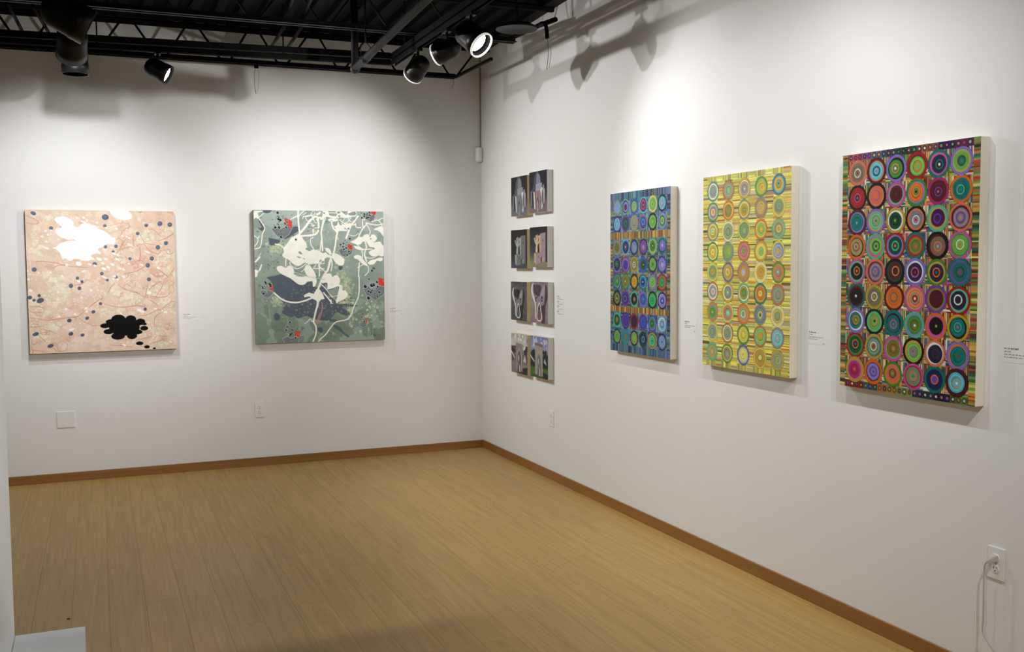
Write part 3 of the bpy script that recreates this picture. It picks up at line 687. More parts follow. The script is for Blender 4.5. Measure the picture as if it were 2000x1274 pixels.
A_dark = [[(143,493),(200,478),(246,494),(302,536),(353,549),(406,538),(432,517),(454,476),(470,497),(452,580),(521,581),(552,634),(614,709),(700,713),(787,732),(711,737),(657,741),(721,785),(699,806),(645,789),(613,777),(559,834),(505,838),(442,825),(380,798),(317,817),(291,795),(265,807),(224,788),(194,767),(210,736),(142,755),(215,726),(195,679),(145,637),(136,585),(122,534),(87,502)],[(137,786),(154,771),(178,787),(182,813),(167,828),(141,820)],[(462,889),(499,890),(504,922),(493,932),(467,915)],[(579,866),(633,889),(675,938),(712,966),(696,971),(648,932),(600,899)],[(548,823),(612,835),(633,847),(569,850)],[(887,950),(926,962),(920,973)],[(58,-2),(139,-3),(113,23),(77,18)],[(500,539),(553,550),(617,582),(639,541),(648,646),(614,709),(550,707),(509,644)],[(109,206),(195,227),(164,257),(118,262)],[(912,432),(929,438),(917,451),(901,446)],[(636,425),(668,423),(662,448),(643,451)],[(156,150),(310,123),(351,139),(288,185),(236,216),(195,201)],[(36,70),(80,115),(64,156),(25,125),(6,75)]]
A_white = [[(278,204),(313,188),(338,175),(357,192),(370,220),(391,245),(396,282),(381,290),(418,307),(435,294),(495,303),(492,307),(521,324),(538,315),(559,336),(582,340),(580,357),(550,355),(529,365),(528,386),(512,379),(499,369),(482,390),(474,390),(494,394),(475,402),(433,404),(408,406),(379,393),(350,409),(325,419),(297,409),(272,388),(256,372),(236,359),(218,353),(208,333),(221,314),(217,286),(234,266)],[(166,424),(190,416),(214,423),(235,433),(251,417),(272,419),(292,442),(295,470),(307,487),(472,479),(303,490),(354,500),(407,496),(427,522),(422,536),(395,537),(374,558),(343,563),(312,549),(271,515),(240,499),(200,478),(180,462),(165,442)],[(393,407),(408,418),(439,455),(457,491),(465,538),(452,572),(436,577),(433,543),(417,512),(396,496),(376,464),(377,428)],[(511,506),(529,480),(577,480),(585,506),(598,498),(621,490),(638,507),(646,533),(641,563),(663,572),(665,607),(689,612),(707,638),(697,664),(670,681),(635,694),(612,706),(617,672),(632,615),(637,576),(597,589),(557,599),(544,597),(549,553),(527,549),(510,553),(497,531)],[(605,116),(631,110),(640,74),(652,108),(699,107),(733,99),(750,98),(733,124),(698,134),(715,153),(677,153),(643,155),(630,166),(613,153),(622,137)],[(586,328),(601,320),(635,332),(660,347),(681,370),(681,399),(668,416),(642,416),(617,399),(600,374),(588,353)],[(539,282),(560,284),(576,299),(584,324),(576,336),(555,319),(538,303)],[(364,643),(404,621),(441,632),(462,596),(489,601),(509,633),(521,670),(498,675),(482,690),(450,679),(424,665),(404,650),(372,657)],[(469,634),(495,630),(512,652),(525,670),(503,674),(486,678),(476,720),(467,738)],[(731,236),(774,215),(800,196),(830,198),(844,182),(874,177),(891,202),(900,181),(926,181),(945,207),(934,228),(916,240),(947,236),(973,236),(991,266),(997,266),(996,346),(959,342),(941,342),(910,348),(884,333),(880,312),(902,299),(924,291),(894,278),(873,257),(860,236),(830,236),(812,257),(773,253)],[(757,349),(780,337),(815,345),(832,371),(857,405),(866,422),(835,413),(810,392),(789,371),(767,366)],[(866,400),(892,379),(927,371),(958,359),(985,359),(989,376),(971,388),(940,384),(918,409),(883,413)],[(758,266),(799,274),(842,299),(807,299),(773,287)],[(923,135),(953,122),(980,113),(999,126),(998,194),(975,164),(949,147),(927,143)],[(-4,445),(20,445),(28,456),(49,407),(57,407),(44,448),(24,464),(19,494),(-5,493)],[(2,383),(26,358),(51,318),(53,322),(34,350),(48,346),(30,371),(9,391)],[(6,8),(74,6),(58,15),(30,24),(41,52),(5,68),(5,52)],[(493,47),(505,72),(535,55),(556,46),(577,52),(619,58),(649,50),(717,53),(743,44),(777,40),(786,19),(778,1),(718,1),(717,20),(700,32),(671,8),(650,2),(620,3),(632,25),(623,41),(573,34),(565,3),(525,4),(522,38)],[(560,71),(581,58),(640,62),(631,79),(580,81)]]
A_holes = [[(327,315),(344,307),(360,331),(339,327)],[(316,345),(339,350),(351,358),(326,356)],[(359,358),(380,364),(374,370)],[(717,20),(773,2),(773,32),(730,32)],[(637,4),(658,8),(649,20),(632,17)],[(527,557),(540,562),(542,592),(531,583)],[(544,605),(592,597),(632,576),(622,641),(600,650),(570,640)],[(585,658),(613,654),(608,684),(595,680)],[(550,640),(569,653),(567,666),(552,649)],[(886,209),(904,209),(897,219)],[(894,276),(925,283),(920,295),(903,287)],[(5,70),(25,60),(59,128),(39,132),(3,127)],[(938,382),(962,384),(949,388)]]
A_strokes = [(11,[(334,0),(334,77),(343,171)]),(14,[(486,27),(427,72),(385,126),(342,175)]),(12,[(500,14),(481,35),(485,76),(488,138),(467,175),(425,187),(359,192)]),(6,[(217,282),(193,261),(157,253)]),(6,[(329,41),(279,66)]),(6,[(2,28),(37,60),(79,124),(77,156),(66,173),(57,229),(44,278),(0,290)]),(5,[(74,27),(41,56),(17,72)]),(5,[(0,189),(29,213),(25,245),(0,274)]),(5,[(42,193),(29,213)]),(10,[(527,1),(524,76),(508,158),(511,220),(515,303)]),(7,[(543,55),(521,109),(508,158)]),(7,[(511,204),(501,261),(496,303)]),(12,[(794,40),(768,77),(741,107),(728,136),(715,170),(701,207)]),(11,[(636,153),(623,203),(615,261),(599,328)]),(9,[(585,67),(593,108),(605,137),(626,149)]),(13,[(582,353),(566,403),(552,452),(529,480),(502,531),(479,587),(469,621),(467,686)]),(7,[(576,344),(587,407),(578,457)]),(6,[(482,390),(489,489)]),(6,[(482,419),(511,444),(540,469)]),(11,[(472,664),(466,720),(452,772),(434,845)]),(9,[(434,845),(454,888),(449,949),(424,1002)]),(10,[(143,620),(185,659),(235,685),(303,695),(368,684),(428,663),(472,660)]),(4,[(425,844),(408,822),(390,843),(368,856)]),(7,[(801,396),(796,446),(793,501),(796,500),(797,592),(787,666),(749,744),(731,796),(694,835),(614,850),(578,879),(529,943),(498,968),(466,1001)]),(6,[(501,561),(540,601),(578,653),(617,689)]),(5,[(540,601),(578,649),(600,654),(631,646)]),(9,[(517,626),(551,666),(573,697)]),(4,[(568,707),(590,708)]),(6,[(573,679),(577,705)]),(6,[(833,52),(832,102),(838,127)]),(8,[(862,102),(831,136),(813,169),(796,203)]),(6,[(858,89),(883,135),(892,160),(878,194)]),(7,[(862,89),(906,101),(949,105),(998,96)]),(6,[(906,80),(950,67),(980,92),(993,122)]),(6,[(963,67),(985,54),(1000,52)]),(4,[(727,182),(766,190),(801,169)]),(9,[(851,240),(859,278),(846,316),(845,346),(858,384)]),(6,[(782,253),(829,291),(894,291),(920,287)]),(5,[(845,354),(897,363),(945,342),(977,316)]),(6,[(824,303),(828,345),(819,371)]),(5,[(856,367),(857,405),(874,438),(869,472),(843,497)]),(5,[(787,434),(827,413),(836,396)]),(5,[(648,66),(682,91),(716,111)]),(4,[(695,49),(674,82)]),(4,[(742,49),(716,82),(686,95)]),(6,[(803,40),(833,56),(850,68)]),(5,[(375,5),(345,36),(337,57)]),(4,[(395,19),(374,32)]),(5,[(406,81),(390,60),(399,40),(428,35),(437,15)]),(5,[(473,51),(490,80)]),(6,[(445,204),(424,216),(428,261),(448,294),(455,336)]),(5,[(410,93),(447,109),(451,117),(422,113)]),(5,[(450,179),(442,154),(451,134),(480,129)]),(6,[(236,359),(231,421)]),(5,[(264,388),(268,409),(308,438),(346,430),(387,401)]),(5,[(349,463),(378,438),(383,418)]),(6,[(404,406),(440,455),(461,497)]),(5,[(441,439),(462,410)]),(5,[(449,439),(483,439)]),(6,[(492,390),(486,497)]),(5,[(473,439),(527,440)]),(5,[(512,369),(499,402),(528,398)])]
A_red = [[(230,62),(246,60),(287,84),(284,131),(274,133),(261,127),(241,115),(234,90)],[(713,249),(747,261),(747,299),(730,295),(713,280)],[(899,1),(941,0),(938,21),(929,30),(900,15)],[(103,555),(136,562),(134,603),(123,600),(104,587)],[(288,905),(328,917),(327,962),(289,945)],[(952,513),(1002,527),(1001,586),(951,570)],[(838,836),(858,839),(855,863),(836,861)]]
A_grey = [[(131,140),(172,123),(204,139),(237,119),(286,133),(260,180),(215,215),(171,192)],[(640,299),(666,286),(695,303),(747,299),(742,328),(694,353),(656,336)],[(829,27),(864,18),(889,39),(929,21),(924,59),(897,80),(863,64)],[(39,605),(64,593),(89,614),(110,602),(133,615),(122,636),(88,659),(51,635)],[(197,966),(234,950),(263,968),(293,952),(325,966),(310,1002),(216,1001)],[(830,597),(869,578),(918,629),(951,577),(1000,591),(995,644),(926,691),(859,654)],[(792,859),(819,869),(855,861),(846,892),(823,900),(801,886)]]
A_clusters = [(209,111,77,89,19,9),(696,274,51,67,15,7),(872,30,48,38,15,7),(85,585,51,46,10,8),(260,917,64,72,18,7),(914,585,69,106,18,12),(824,838,41,49,15,6)]
A_pink = [[(505,704),(502,756),(488,807),(465,858)],[(485,781),(469,824),(451,858)]]

CANVAS_TAN = plain('canvas_edge_tan', (.46, .33, .235, 1), rough=.7, noise=.06, nscale=40)
CANVAS_PEACH = plain('canvas_edge_peach', (.55, .40, .30, 1), rough=.7, noise=.06, nscale=40)
CANVAS_CREAM = plain('canvas_edge_cream', (.76, .69, .56, 1), rough=.7, noise=.03, nscale=40, bump=.1, bscale=500)
PANEL_WOOD = plain('panel_edge_pale_wood', (.62, .50, .27, 1), rough=.55, noise=.06, nscale=30)
PANEL_GREY = plain('panel_edge_primed', (.66, .66, .62, 1), rough=.6, noise=.05, nscale=25)

# --- peach painting
t, w_, h_ = painting('back', -3.343, -2.382, .913, 1.9015, .045, 'square peach painting with a white cloud shape and a black cloud shape', CANVAS_PEACH, 'square canvases on the back wall')
A = Art(w_, h_, .97, 400); rr = random.Random(11)
A.rect(0, 0, 1, 1, (229, 202, 180), 0)
for k in range(420):   # broken washes of cream and pink
    u, v = rr.random(), rr.random(); r = rr.uniform(.008, .035)
    c = rr.choice(((233, 208, 188), (226, 196, 172), (235, 212, 196), (231, 206, 180), (222, 190, 166), (236, 216, 198)))
    A.disc(u, v, r*rr.uniform(.6, 1.5), r, c, 1+k % 3, 12, rr.uniform(0, 3), .18, k)
for k, (u, v, a, b) in enumerate(A_cream):
    for q in range(int(10+a*b/90)):
        x = u/1000+rr.gauss(0, .42)*a/1000; y = v/1000+rr.gauss(0, .42)*b/1000; r = rr.uniform(.004, .016)
        A.disc(x, y, r*1.1, r, rr.choice(((233, 221, 196), (228, 214, 186), (238, 228, 208), (225, 208, 182))), 4+q % 3, 9, 0, .2, q+k)
for q in range(520):
    u, v = rr.random(), .45+rr.random()*.5; r = rr.uniform(.002, .006)
    A.disc(u, v, r*1.2, r, rr.choice(((242, 232, 214), (236, 222, 200), (244, 224, 208))), 7, 7)
for k in range(120):     # small curls of sanguine line work
    reg = rr.choice(((.60, .97, .10, .42), (.66, .97, .50, .78), (.62, .97, .84, .97), (.02, .20, .62, .98), (.55, .97, .3, .55)))
    u = rr.uniform(reg[0], reg[1]); v = rr.uniform(reg[2], reg[3]); P = []; a = rr.uniform(0, 6.3); r = rr.uniform(.006, .02); da = rr.choice((-1, 1))
    for q in range(7): P.append((u, v)); u += cos(a)*r; v += sin(a)*r; a += da*rr.uniform(.2, 1.3)
    A.stroke(P, rr.uniform(.0012, .0028), rr.choice(((206, 146, 126), (198, 142, 116), (214, 162, 142))), 8)
for P in A_lines: A.stroke(pts(P), .0042, (214, 160, 138), 9, True); A.stroke([(x+.002, y+.002) for x, y in pts(P)], .0018, (192, 116, 94), 10, True)
ru, rv, rd = A_ring; A.stroke([(ru/1000+rd/1000*cos(a), rv/1000+rd/1000*sin(a)*.98) for a in [k*pi/8 for k in range(17)]], .0028, (205, 140, 116), 9)
A.smoothpoly(pts(A_cloud), (250, 250, 254), 12); A.smoothpoly(pts(A_topel), (248, 248, 251), 12)
ellipses(A, A_dots, (86, 97, 118), 14, 20, 7, rr); 
for (u, v, a, b, r) in A_dots[:24]: A.disc(u/1000-.001, v/1000-.002, a/1500, b/1600, (104, 120, 142), 15, 14, radians(r))
ellipses(A, A_wd, (251, 246, 242), 16, 16)
ellipses(A, A_bd, (5, 5, 5), 17, 34)
A.build('painted_face', PAINT, t, .045)

# --- green painting
t, w_, h_ = painting('back', -1.820, -.833, .925, 1.919, .045, 'square grey-green painting with cream root-like shapes and red squares', CANVAS_TAN, 'square canvases on the back wall')
A = Art(w_, h_, 1.10, 400); rr = random.Random(5)
A.rect(0, 0, 1, 1, (140, 157, 146), 0)
for k in range(420):
    u, v = rr.random(), rr.random(); r = rr.uniform(.012, .05)
    f_v = min(1, max(0, v*1.25-.1)); base = tuple(a+(b-a)*f_v for a, b in zip((156, 170, 163), (118, 134, 119)))
    jj = rr.uniform(-7, 7); c = tuple(x+jj+rr.uniform(-2, 2) for x in base)
    A.disc(u, v, r*rr.uniform(.6, 1.6), r, c, 1+k % 3, 12, rr.uniform(0, 3), .18, k)
for k in range(520):
    q = rr.choice(((.86, .82, .10, .14), (.70, .62, .07, .12), (.20, .68, .10, .04), (.66, .5, .05, .2), (.17, .29, .07, .05), (.5, .3, .3, .2), (.72, .74, .03, .12)))
    A.disc(q[0]+rr.gauss(0, .5)*q[2], q[1]+rr.gauss(0, .5)*q[3], (r := rr.uniform(.002, .012)), r*rr.uniform(.8, 1.2), rr.choice(((176, 186, 154), (165, 178, 150), (186, 194, 166), (158, 172, 144))), 4+k % 2, 10, 0, .15, k)
for P in A_dark: A.smoothpoly(pts(P), (84, 93, 103), 6)
for k in range(420):
    u = rr.uniform(.14, .76); v = rr.uniform(.55, .86); r = rr.uniform(.0015, .008)
    if (u-.47)**2/.07+(v-.68)**2/.016 < 1: A.disc(u, v, r, r, rr.choice(((104, 114, 120), (112, 118, 128), (120, 132, 122), (96, 100, 112), (128, 142, 128))), 7+k % 2, 10)
for k in range(120):
    u, v = rr.random()*.5, rr.random()*.65; A.disc(u, v, rr.uniform(.003, .008), rr.uniform(.002, .005), (92, 106, 104), 7, 8, rr.uniform(-.6, .6))
for u, v, ln in ((.235, .80, .10), (.10, .70, .16), (.86, .90, .09), (.875, .90, .1), (.895, .9, .08), (.70, .55, .25), (.715, .60, .3), (.13, .30, .12), (.68, .42, .1)):
    A.stroke(((u, v), (u+.004, v+ln/2), (u+.002, v+ln)), .003, (170, 182, 152), 8, True)
for P in A_pink: A.stroke(pts(P), .008, (176, 128, 132), 9)
for P in A_white: A.smoothpoly(pts(P), (240, 235, 224), 12, 2)
for wd_, P in A_strokes: A.stroke(pts(P), wd_*.0011*1.05, (239, 234, 222), 12)
for P in A_holes: A.smoothpoly(pts(P), (138, 152, 142), 13)
# small net of branches along the top edge
for k in range(16):
    u = rr.uniform(.42, .80); v = rr.uniform(0, .12); P = [(u, v)]; a = rr.uniform(0, 6.3)
    for q in range(4): u += cos(a)*.022; v += abs(sin(a))*.018-.004; a += rr.uniform(-.9, .9); P.append((u, v))
    A.stroke(P, rr.uniform(.004, .008), (238, 232, 220), 12)
for k in range(26):
    A.disc(rr.uniform(.40, .82), rr.uniform(.01, .16), rr.uniform(.003, .010), rr.uniform(.003, .009), rr.choice(((132, 146, 142), (110, 124, 130))), 13, 9, 0, .2, k)
A.stroke(((.30, .465), (.40, .50), (.53, .525)), .004, (176, 204, 186), 14)
for P in A_grey:
    A.stroke(pts(list(P)+[P[0]]), .006, (176, 184, 190), 15, per=1); A.poly(pts(P), (112, 117, 120), 16)
for P, c2 in zip(A_grey, range(9)):
    cx = sum(p[0] for p in P)/len(P)/1000; cy = sum(p[1] for p in P)/len(P)/1000
    for q in range(7): A.disc(cx+rr.gauss(0, .012), cy+rr.gauss(0, .012), .007, .005, rr.choice(((128, 132, 140), (98, 104, 106), (140, 142, 132))), 17, 9, rr.uniform(0, 3), .2, q)
for P in A_red: A.poly(pts(P), (205, 66, 52), 18)
for (u, v, a, b, n, s) in A_clusters:
    for q in range(int(n*1.7)):
        x = u+rr.gauss(0, .5)*a; y = v+rr.gauss(0, .5)*b; r = s/1000*rr.choice((1.1, .8, .6, .5, .42, .38))
        A.disc(x/1000, y/1000, r*1.35, r*1.35, (176, 186, 182), 19, 12); A.disc(x/1000, y/1000, r, r, (18, 19, 22), 20, 14)
        A.disc(x/1000+r*.35, y/1000-r*.35, r*.22, r*.22, (190, 190, 190), 21, 6)
A.build('painted_face', PAINT, t, .045)

# --- the three circle paintings
PAL = dict(k=(22, 16, 20), r=(168, 30, 26), m=(88, 24, 34), o=(226, 112, 34), s=(222, 122, 88), y=(198, 162, 52), Y=(222, 212, 86), g=(62, 140, 52), G=(118, 184, 80),
 d=(20, 78, 46), t=(18, 116, 112), T=(88, 188, 150), c=(98, 190, 208), w=(226, 236, 228), l=(136, 120, 202), L=(116, 66, 164), p=(202, 88, 160), P=(178, 38, 108),
 n=(44, 34, 66), b=(54, 92, 182), B=(126, 158, 216), e=(132, 122, 56), E=(136, 112, 90), a=(146, 128, 142), h=(122, 150, 120), v=(74, 24, 92), i=(238, 236, 188),
 x=(24, 36, 86), z=(118, 134, 156), q=(176, 168, 214), K=(176, 168, 108), R=(186, 104, 66), O=(198, 150, 50), u=(46, 138, 158), A=(48, 180, 104), N=(58, 50, 162))
RINGS = (1.0, .80, .69, .37, .285, .105)
def circle_grid(A, rows, us, vs, rad, rr, lay, tint=None, mix=0.0):
    PAL = {k: tuple(x*(1-mix)+y*mix for x, y in zip(c, tint or c)) for k, c in globals()['PAL'].items()}
    ru, rv = rad/A.w, rad/A.h
    for j, row in enumerate(rows):
        for i, code in enumerate(row.split()):
            u = us[i]+rr.uniform(-.002, .002); v = vs[j]+rr.uniform(-.0015, .0015); sc = rr.uniform(.96, 1.035)
            ox = oy = 0
            A.disc(u, v, ru*sc*1.04, rv*sc*1.04, tuple(x*.45 for x in PAL[code[0]]), lay, 36, 0, .008, i+j)
            for k, (ch, q) in enumerate(zip(code, RINGS)):
                if k == 2 or k == 3: ox += rr.uniform(-.05, .05)*ru; oy += rr.uniform(-.05, .05)*rv
                q2 = q*(1 if k == 0 else rr.uniform(.96, 1.05))*sc
                A.disc(u+ox, v+oy, ru*q2, rv*q2, PAL[ch], lay+1+k*2, 34 if k < 3 else 22, 0, .010, i*7+j+k)
                if k == 2:
                    for q3, f in ((.56, rr.choice((.72, 1.28))), (.47, rr.choice((.8, 1.2)))):
                        cc = tuple(min(250, x*f) for x in PAL[ch]); A.disc(u+ox, v+oy, ru*q3*sc, rv*q3*sc, cc, lay+2.7+k*2, 30, 0, .01, i+k)
                        A.disc(u+ox, v+oy, ru*(q3-.035)*sc, rv*(q3-.035)*sc, PAL[ch], lay+2.8+k*2, 30, 0, .01, i+k)
                    A.disc(u+ox, v+oy, ru*.44*sc, rv*.44*sc, tuple(x*.8 for x in PAL[code[2]]), lay+2.9+k*2, 30, 0, .01, i+k)
                if k in (2, 0):   # a fine darker hairline inside the band
                    c = tuple(x*.82 for x in PAL[ch])
                    A.disc(u+ox, v+oy, ru*q2*.9, rv*q2*.9, c, lay+2+k*2, 34, 0, .01, i+k)
                    A.disc(u+ox, v+oy, ru*q2*.86, rv*q2*.86, PAL[ch], lay+2.5+k*2, 34, 0, .01, i+k)

# multicoloured
t, w_, h_ = painting('right', -4.317, -5.015, 1.001, 1.952, .044, 'tall multicoloured painting with nine rows of ringed circles, largest on the right wall', CANVAS_CREAM, 'tall circle paintings on the right wall')
A = Art(w_, h_, .80, 560); rr = random.Random(21)
PM = [PAL[c] for c in 'oygdrGsKtemiybwlpE'] + [(214, 196, 140), (226, 210, 160), (200, 90, 60), (120, 50, 50), (214, 190, 90), (190, 120, 50), (228, 222, 190), (60, 100, 60), (40, 30, 40), (180, 60, 50)]
PMs = [(226, 136, 50), (220, 188, 84), (110, 158, 74), (54, 96, 62), (186, 72, 46), (194, 204, 112), (156, 120, 70), (50, 112, 92), (212, 168, 74), (96, 56, 56), (160, 166, 84), (224, 196, 120), (170, 110, 50), (110, 140, 76), (70, 110, 60), (150, 60, 44), (60, 50, 44), (90, 130, 80)]
A.rect(0, 0, 1, 1, (60, 50, 40), 0)
A.strips(0, 0, .045, 1, PMs, 1, True, .0062, rr); A.strips(.955, 0, 1, 1, PMs, 1, True, .0070, rr)
us5 = [.128+.1505*i for i in range(6)]; vs5 = [.082+.1047*j for j in range(9)]
for j in range(9):
    for i in range(6):
        ua, ub = .045+.1517*i, .045+.1517*(i+1); va, vb = .032+.104*j, .032+.104*(j+1)
        um = (ua+ub)/2; vm = (va+vb)/2
        A.strips(ua, va, um+.02, vm, PM, 1, False, .0036, rr); A.strips(um+.02, va, ub, vm, PM, 1, False, .0036, rr)
        A.strips(ua, vm, um, vb, PM, 1, True, .0036, rr); A.strips(um, vm, ub, vb, PM, 1, bool((i+j) % 2), .0036, rr)
for (v0, v1, cols) in ((0, .032, ((150, 90, 100), (110, 90, 130), (50, 80, 80), (40, 60, 40), (140, 80, 60), (60, 30, 90), (120, 40, 90))), (.968, 1, ((150, 30, 30), (40, 90, 110), (190, 120, 50), (110, 150, 60), (40, 60, 60), (30, 30, 70), (90, 120, 50)))):
    n = 24
    for k in range(n):
        c = cols[k*len(cols)//n]; c = tuple(min(255, x*rr.uniform(.8, 1.2)) for x in c)
        ua = .05+(.90/n)*k; A.rect(ua, v0, ua+.90/n, v1, c, 2)
        cu, cv = ua+.45/n, (v0+v1)/2
        for q, f in enumerate((1, .72, .42, .2)):
            cc = rr.choice([tuple(x*(1 if q > 1 else .62) for x in PAL[y]) for y in ('mLPtdeEvn' if q < 2 else 'rPptTGolwyLEi')]) ; A.disc(cu, cv, .0112/A.w*f, .0112/A.h*f, cc if q else tuple(x*.7 for x in c), 3+q, 16)
ROWS5 = '''sEEwEr mockcp lkgsgw rmGoGG tpntni lyGmtg
krrpmE ksspoo pTmmmd gloyek PmmLmp ottTtg
mltttc lyToTr ywdkdG koawar TyvLvn smaLay
okKrKL TpGdGm rldTdo tregeo kmEsEc pgGiGo
pTkymo smaLae kdmymv lwnpnr gynont tLtmtP
tmkkki ygEiEy mootoo pysTri Lemmmn rTnwnn
lwtogy kTGsGk tktpte Tlgrgw opkkkG yktTtp
rgdymb ythwEr pGerey kyGaag swndnm lotttr
ypPrPo omlLlt gosmey prhshg txxoLb mkcycw'''.split('\n')
circle_grid(A, ROWS5, us5, vs5, .0505, rr, 8)
A.build('painted_face', RESIN, t, .044)

# yellow
t, w_, h_ = painting('right', -3.288, -3.986, .994, 1.943, .044, 'tall yellow painting with nine rows of ringed circles, middle one on the right wall', CANVAS_CREAM, 'tall circle paintings on the right wall')
A = Art(w_, h_, 1.0, 500); rr = random.Random(8)
A.rect(0, 0, 1, 1, (200, 190, 80), 0)
PY = [(228, 220, 92), (216, 212, 84), (226, 204, 90), (200, 206, 104), (226, 212, 132), (226, 176, 72), (206, 190, 78), (232, 228, 140), (186, 196, 96), (222, 210, 70), (220, 156, 96), (178, 170, 130), (196, 124, 72), (170, 196, 124), (234, 220, 76), (186, 170, 158), (110, 112, 70), (232, 226, 110), (214, 206, 96), (96, 90, 60), (238, 232, 150)]
PYv = [(206, 204, 84), (196, 190, 90), (170, 170, 80), (220, 212, 110), (150, 140, 110), (214, 190, 80), (180, 150, 130), (190, 200, 80), (160, 170, 100)]
n = 11
for k in range(n):
    A.strips(k/n, .0, (k+1)/n, 1, PY, 1, True, .0046, rr)
for v0, v1 in ((0, .03), (.965, 1)):
    for k in range(5):
        u0 = .055+.1865*k; A.strips(u0, v0, u0+.115, v1, PYv, 2, False, .0055, rr)
        A.strips(u0+.115, v0, u0+.1865, v1, PY, 2, True, .0055, rr)
ROWS4 = '''uizhzz RahhTy yiazai gGyYyo bTyehk
gqaisy oYeeeR zYyogT aEOqyy YOhzhg
zYyiGw ihhghz YghzGG oYGyyY TshiOO
giOYYR zgGyGh RspKgo OYYTGo YLBOKK
YGhOOg bOyiyo aROqqY iYOOOe gsRazi
Rwziqs yizhhi Tiegge tyoRYG Rzhzap
oagggY YaRTci oshihz zbhihk iYKhhG
Yazzhe RihzzO gYYyYY RTGyOO zqccBY
TgKRKK gYEzhT bqYiYO YROgYi yahYhR'''.split('\n')
circle_grid(A, ROWS4, [.127+.1865*i for i in range(5)], [.081+.105*j for j in range(9)], .0475, rr, 6, (214, 204, 112), .22)
A.build('painted_face', RESIN, t, .044)

# blue
t, w_, h_ = painting('right', -2.293, -2.973, .989, 1.925, .044, 'tall blue painting with eight rows of ringed circles, nearest the room corner', CANVAS_CREAM, 'tall circle paintings on the right wall')
A = Art(w_, h_, .80, 430); rr = random.Random(31)
A.rect(0, 0, 1, 1, (50, 80, 110), 0)
PB = [(54, 92, 150), (70, 120, 170), (40, 60, 110), (90, 130, 120), (30, 44, 80), (80, 110, 90), (100, 100, 150), (60, 130, 140), (110, 140, 170), (50, 40, 80)]
PG_ = [(120, 150, 70), (60, 110, 90), (150, 90, 60), (170, 160, 80), (60, 90, 130), (40, 80, 60), (120, 60, 50), (90, 150, 130), (40, 50, 70)]
PO_ = [(198, 150, 60), (150, 80, 40), (190, 170, 90), (110, 60, 40), (170, 110, 50), (160, 150, 110), (120, 110, 50), (190, 100, 50), (210, 180, 90), (90, 100, 60)]
PC_ = [(60, 70, 90), (40, 60, 80), (90, 150, 150), (120, 140, 180), (110, 170, 110), (90, 120, 170), (60, 110, 140), (150, 150, 200), (140, 170, 120), (90, 160, 190)]
for u0, u1 in ((0, .05), (.95, 1)):
    A.strips(u0, .045, u1, .25, PB+PG_[:4], 1, True, .008, rr); A.strips(u0, .25, u1, .75, PG_+PO_[:5], 1, True, .0075, rr); A.strips(u0, .75, u1, .955, PB+PG_[:2], 1, True, .008, rr)
vs3 = [.092, .196, .343, .449, .555, .660, .800, .904]; us3 = [.122+.1505*i for i in range(6)]
for j, vc in enumerate(vs3):
    for i, uc in enumerate(us3):
        warm = 1 < j < 6
        P_ = PC_+PG_ if warm else PC_+PB[:4]
        a, b_ = uc-.0752, uc+.0752; c0, c1 = vc-.053, vc+.053
        A.strips(a, c0, b_, vc, P_, 1, bool((i+j) % 2), .0055, rr); A.strips(a, vc, b_, c1, P_, 1, not bool((i+j) % 3), .0055, rr)
A.strips(0, 0, 1, .045, PB, 2, False, .0085, rr); A.strips(0, .955, 1, 1, PB, 2, False, .0085, rr)
A.strips(0, .249, 1, .290, PO_, 2, False, .0075, rr); A.strips(0, .712, 1, .749, PO_, 2, False, .0075, rr)
ROWS3 = '''haBBBB Txlmmm bxGKha cxPndq YzGGGd xTcpBB
NqcBcB Lxdtdk aGaGaO axbBbx kGGgGO lcgYzz
haeded cbxLvi xbzBhG nLLlaG TyggdY txlllw
lxxgdG PlNNNv yeewdw bbddkY xhGGgd NzllqB
bGggha gheeeY keyOOR tcbxxw laGGGg rRgTgg
knedgi LvNznn TnkmeO lLbubc kAAtAx nqlNbw
Ttdeea NLNLNv rmnnnm LNbbbN blgdtT BwcLqq
xhGGgG uuugEg kKGyGG dxxcdd ykTAAk xzBcBk'''.split('\n')
circle_grid(A, ROWS3, us3, vs3, .0460, rr, 6)
A.build('painted_face', RESIN, t, .044)

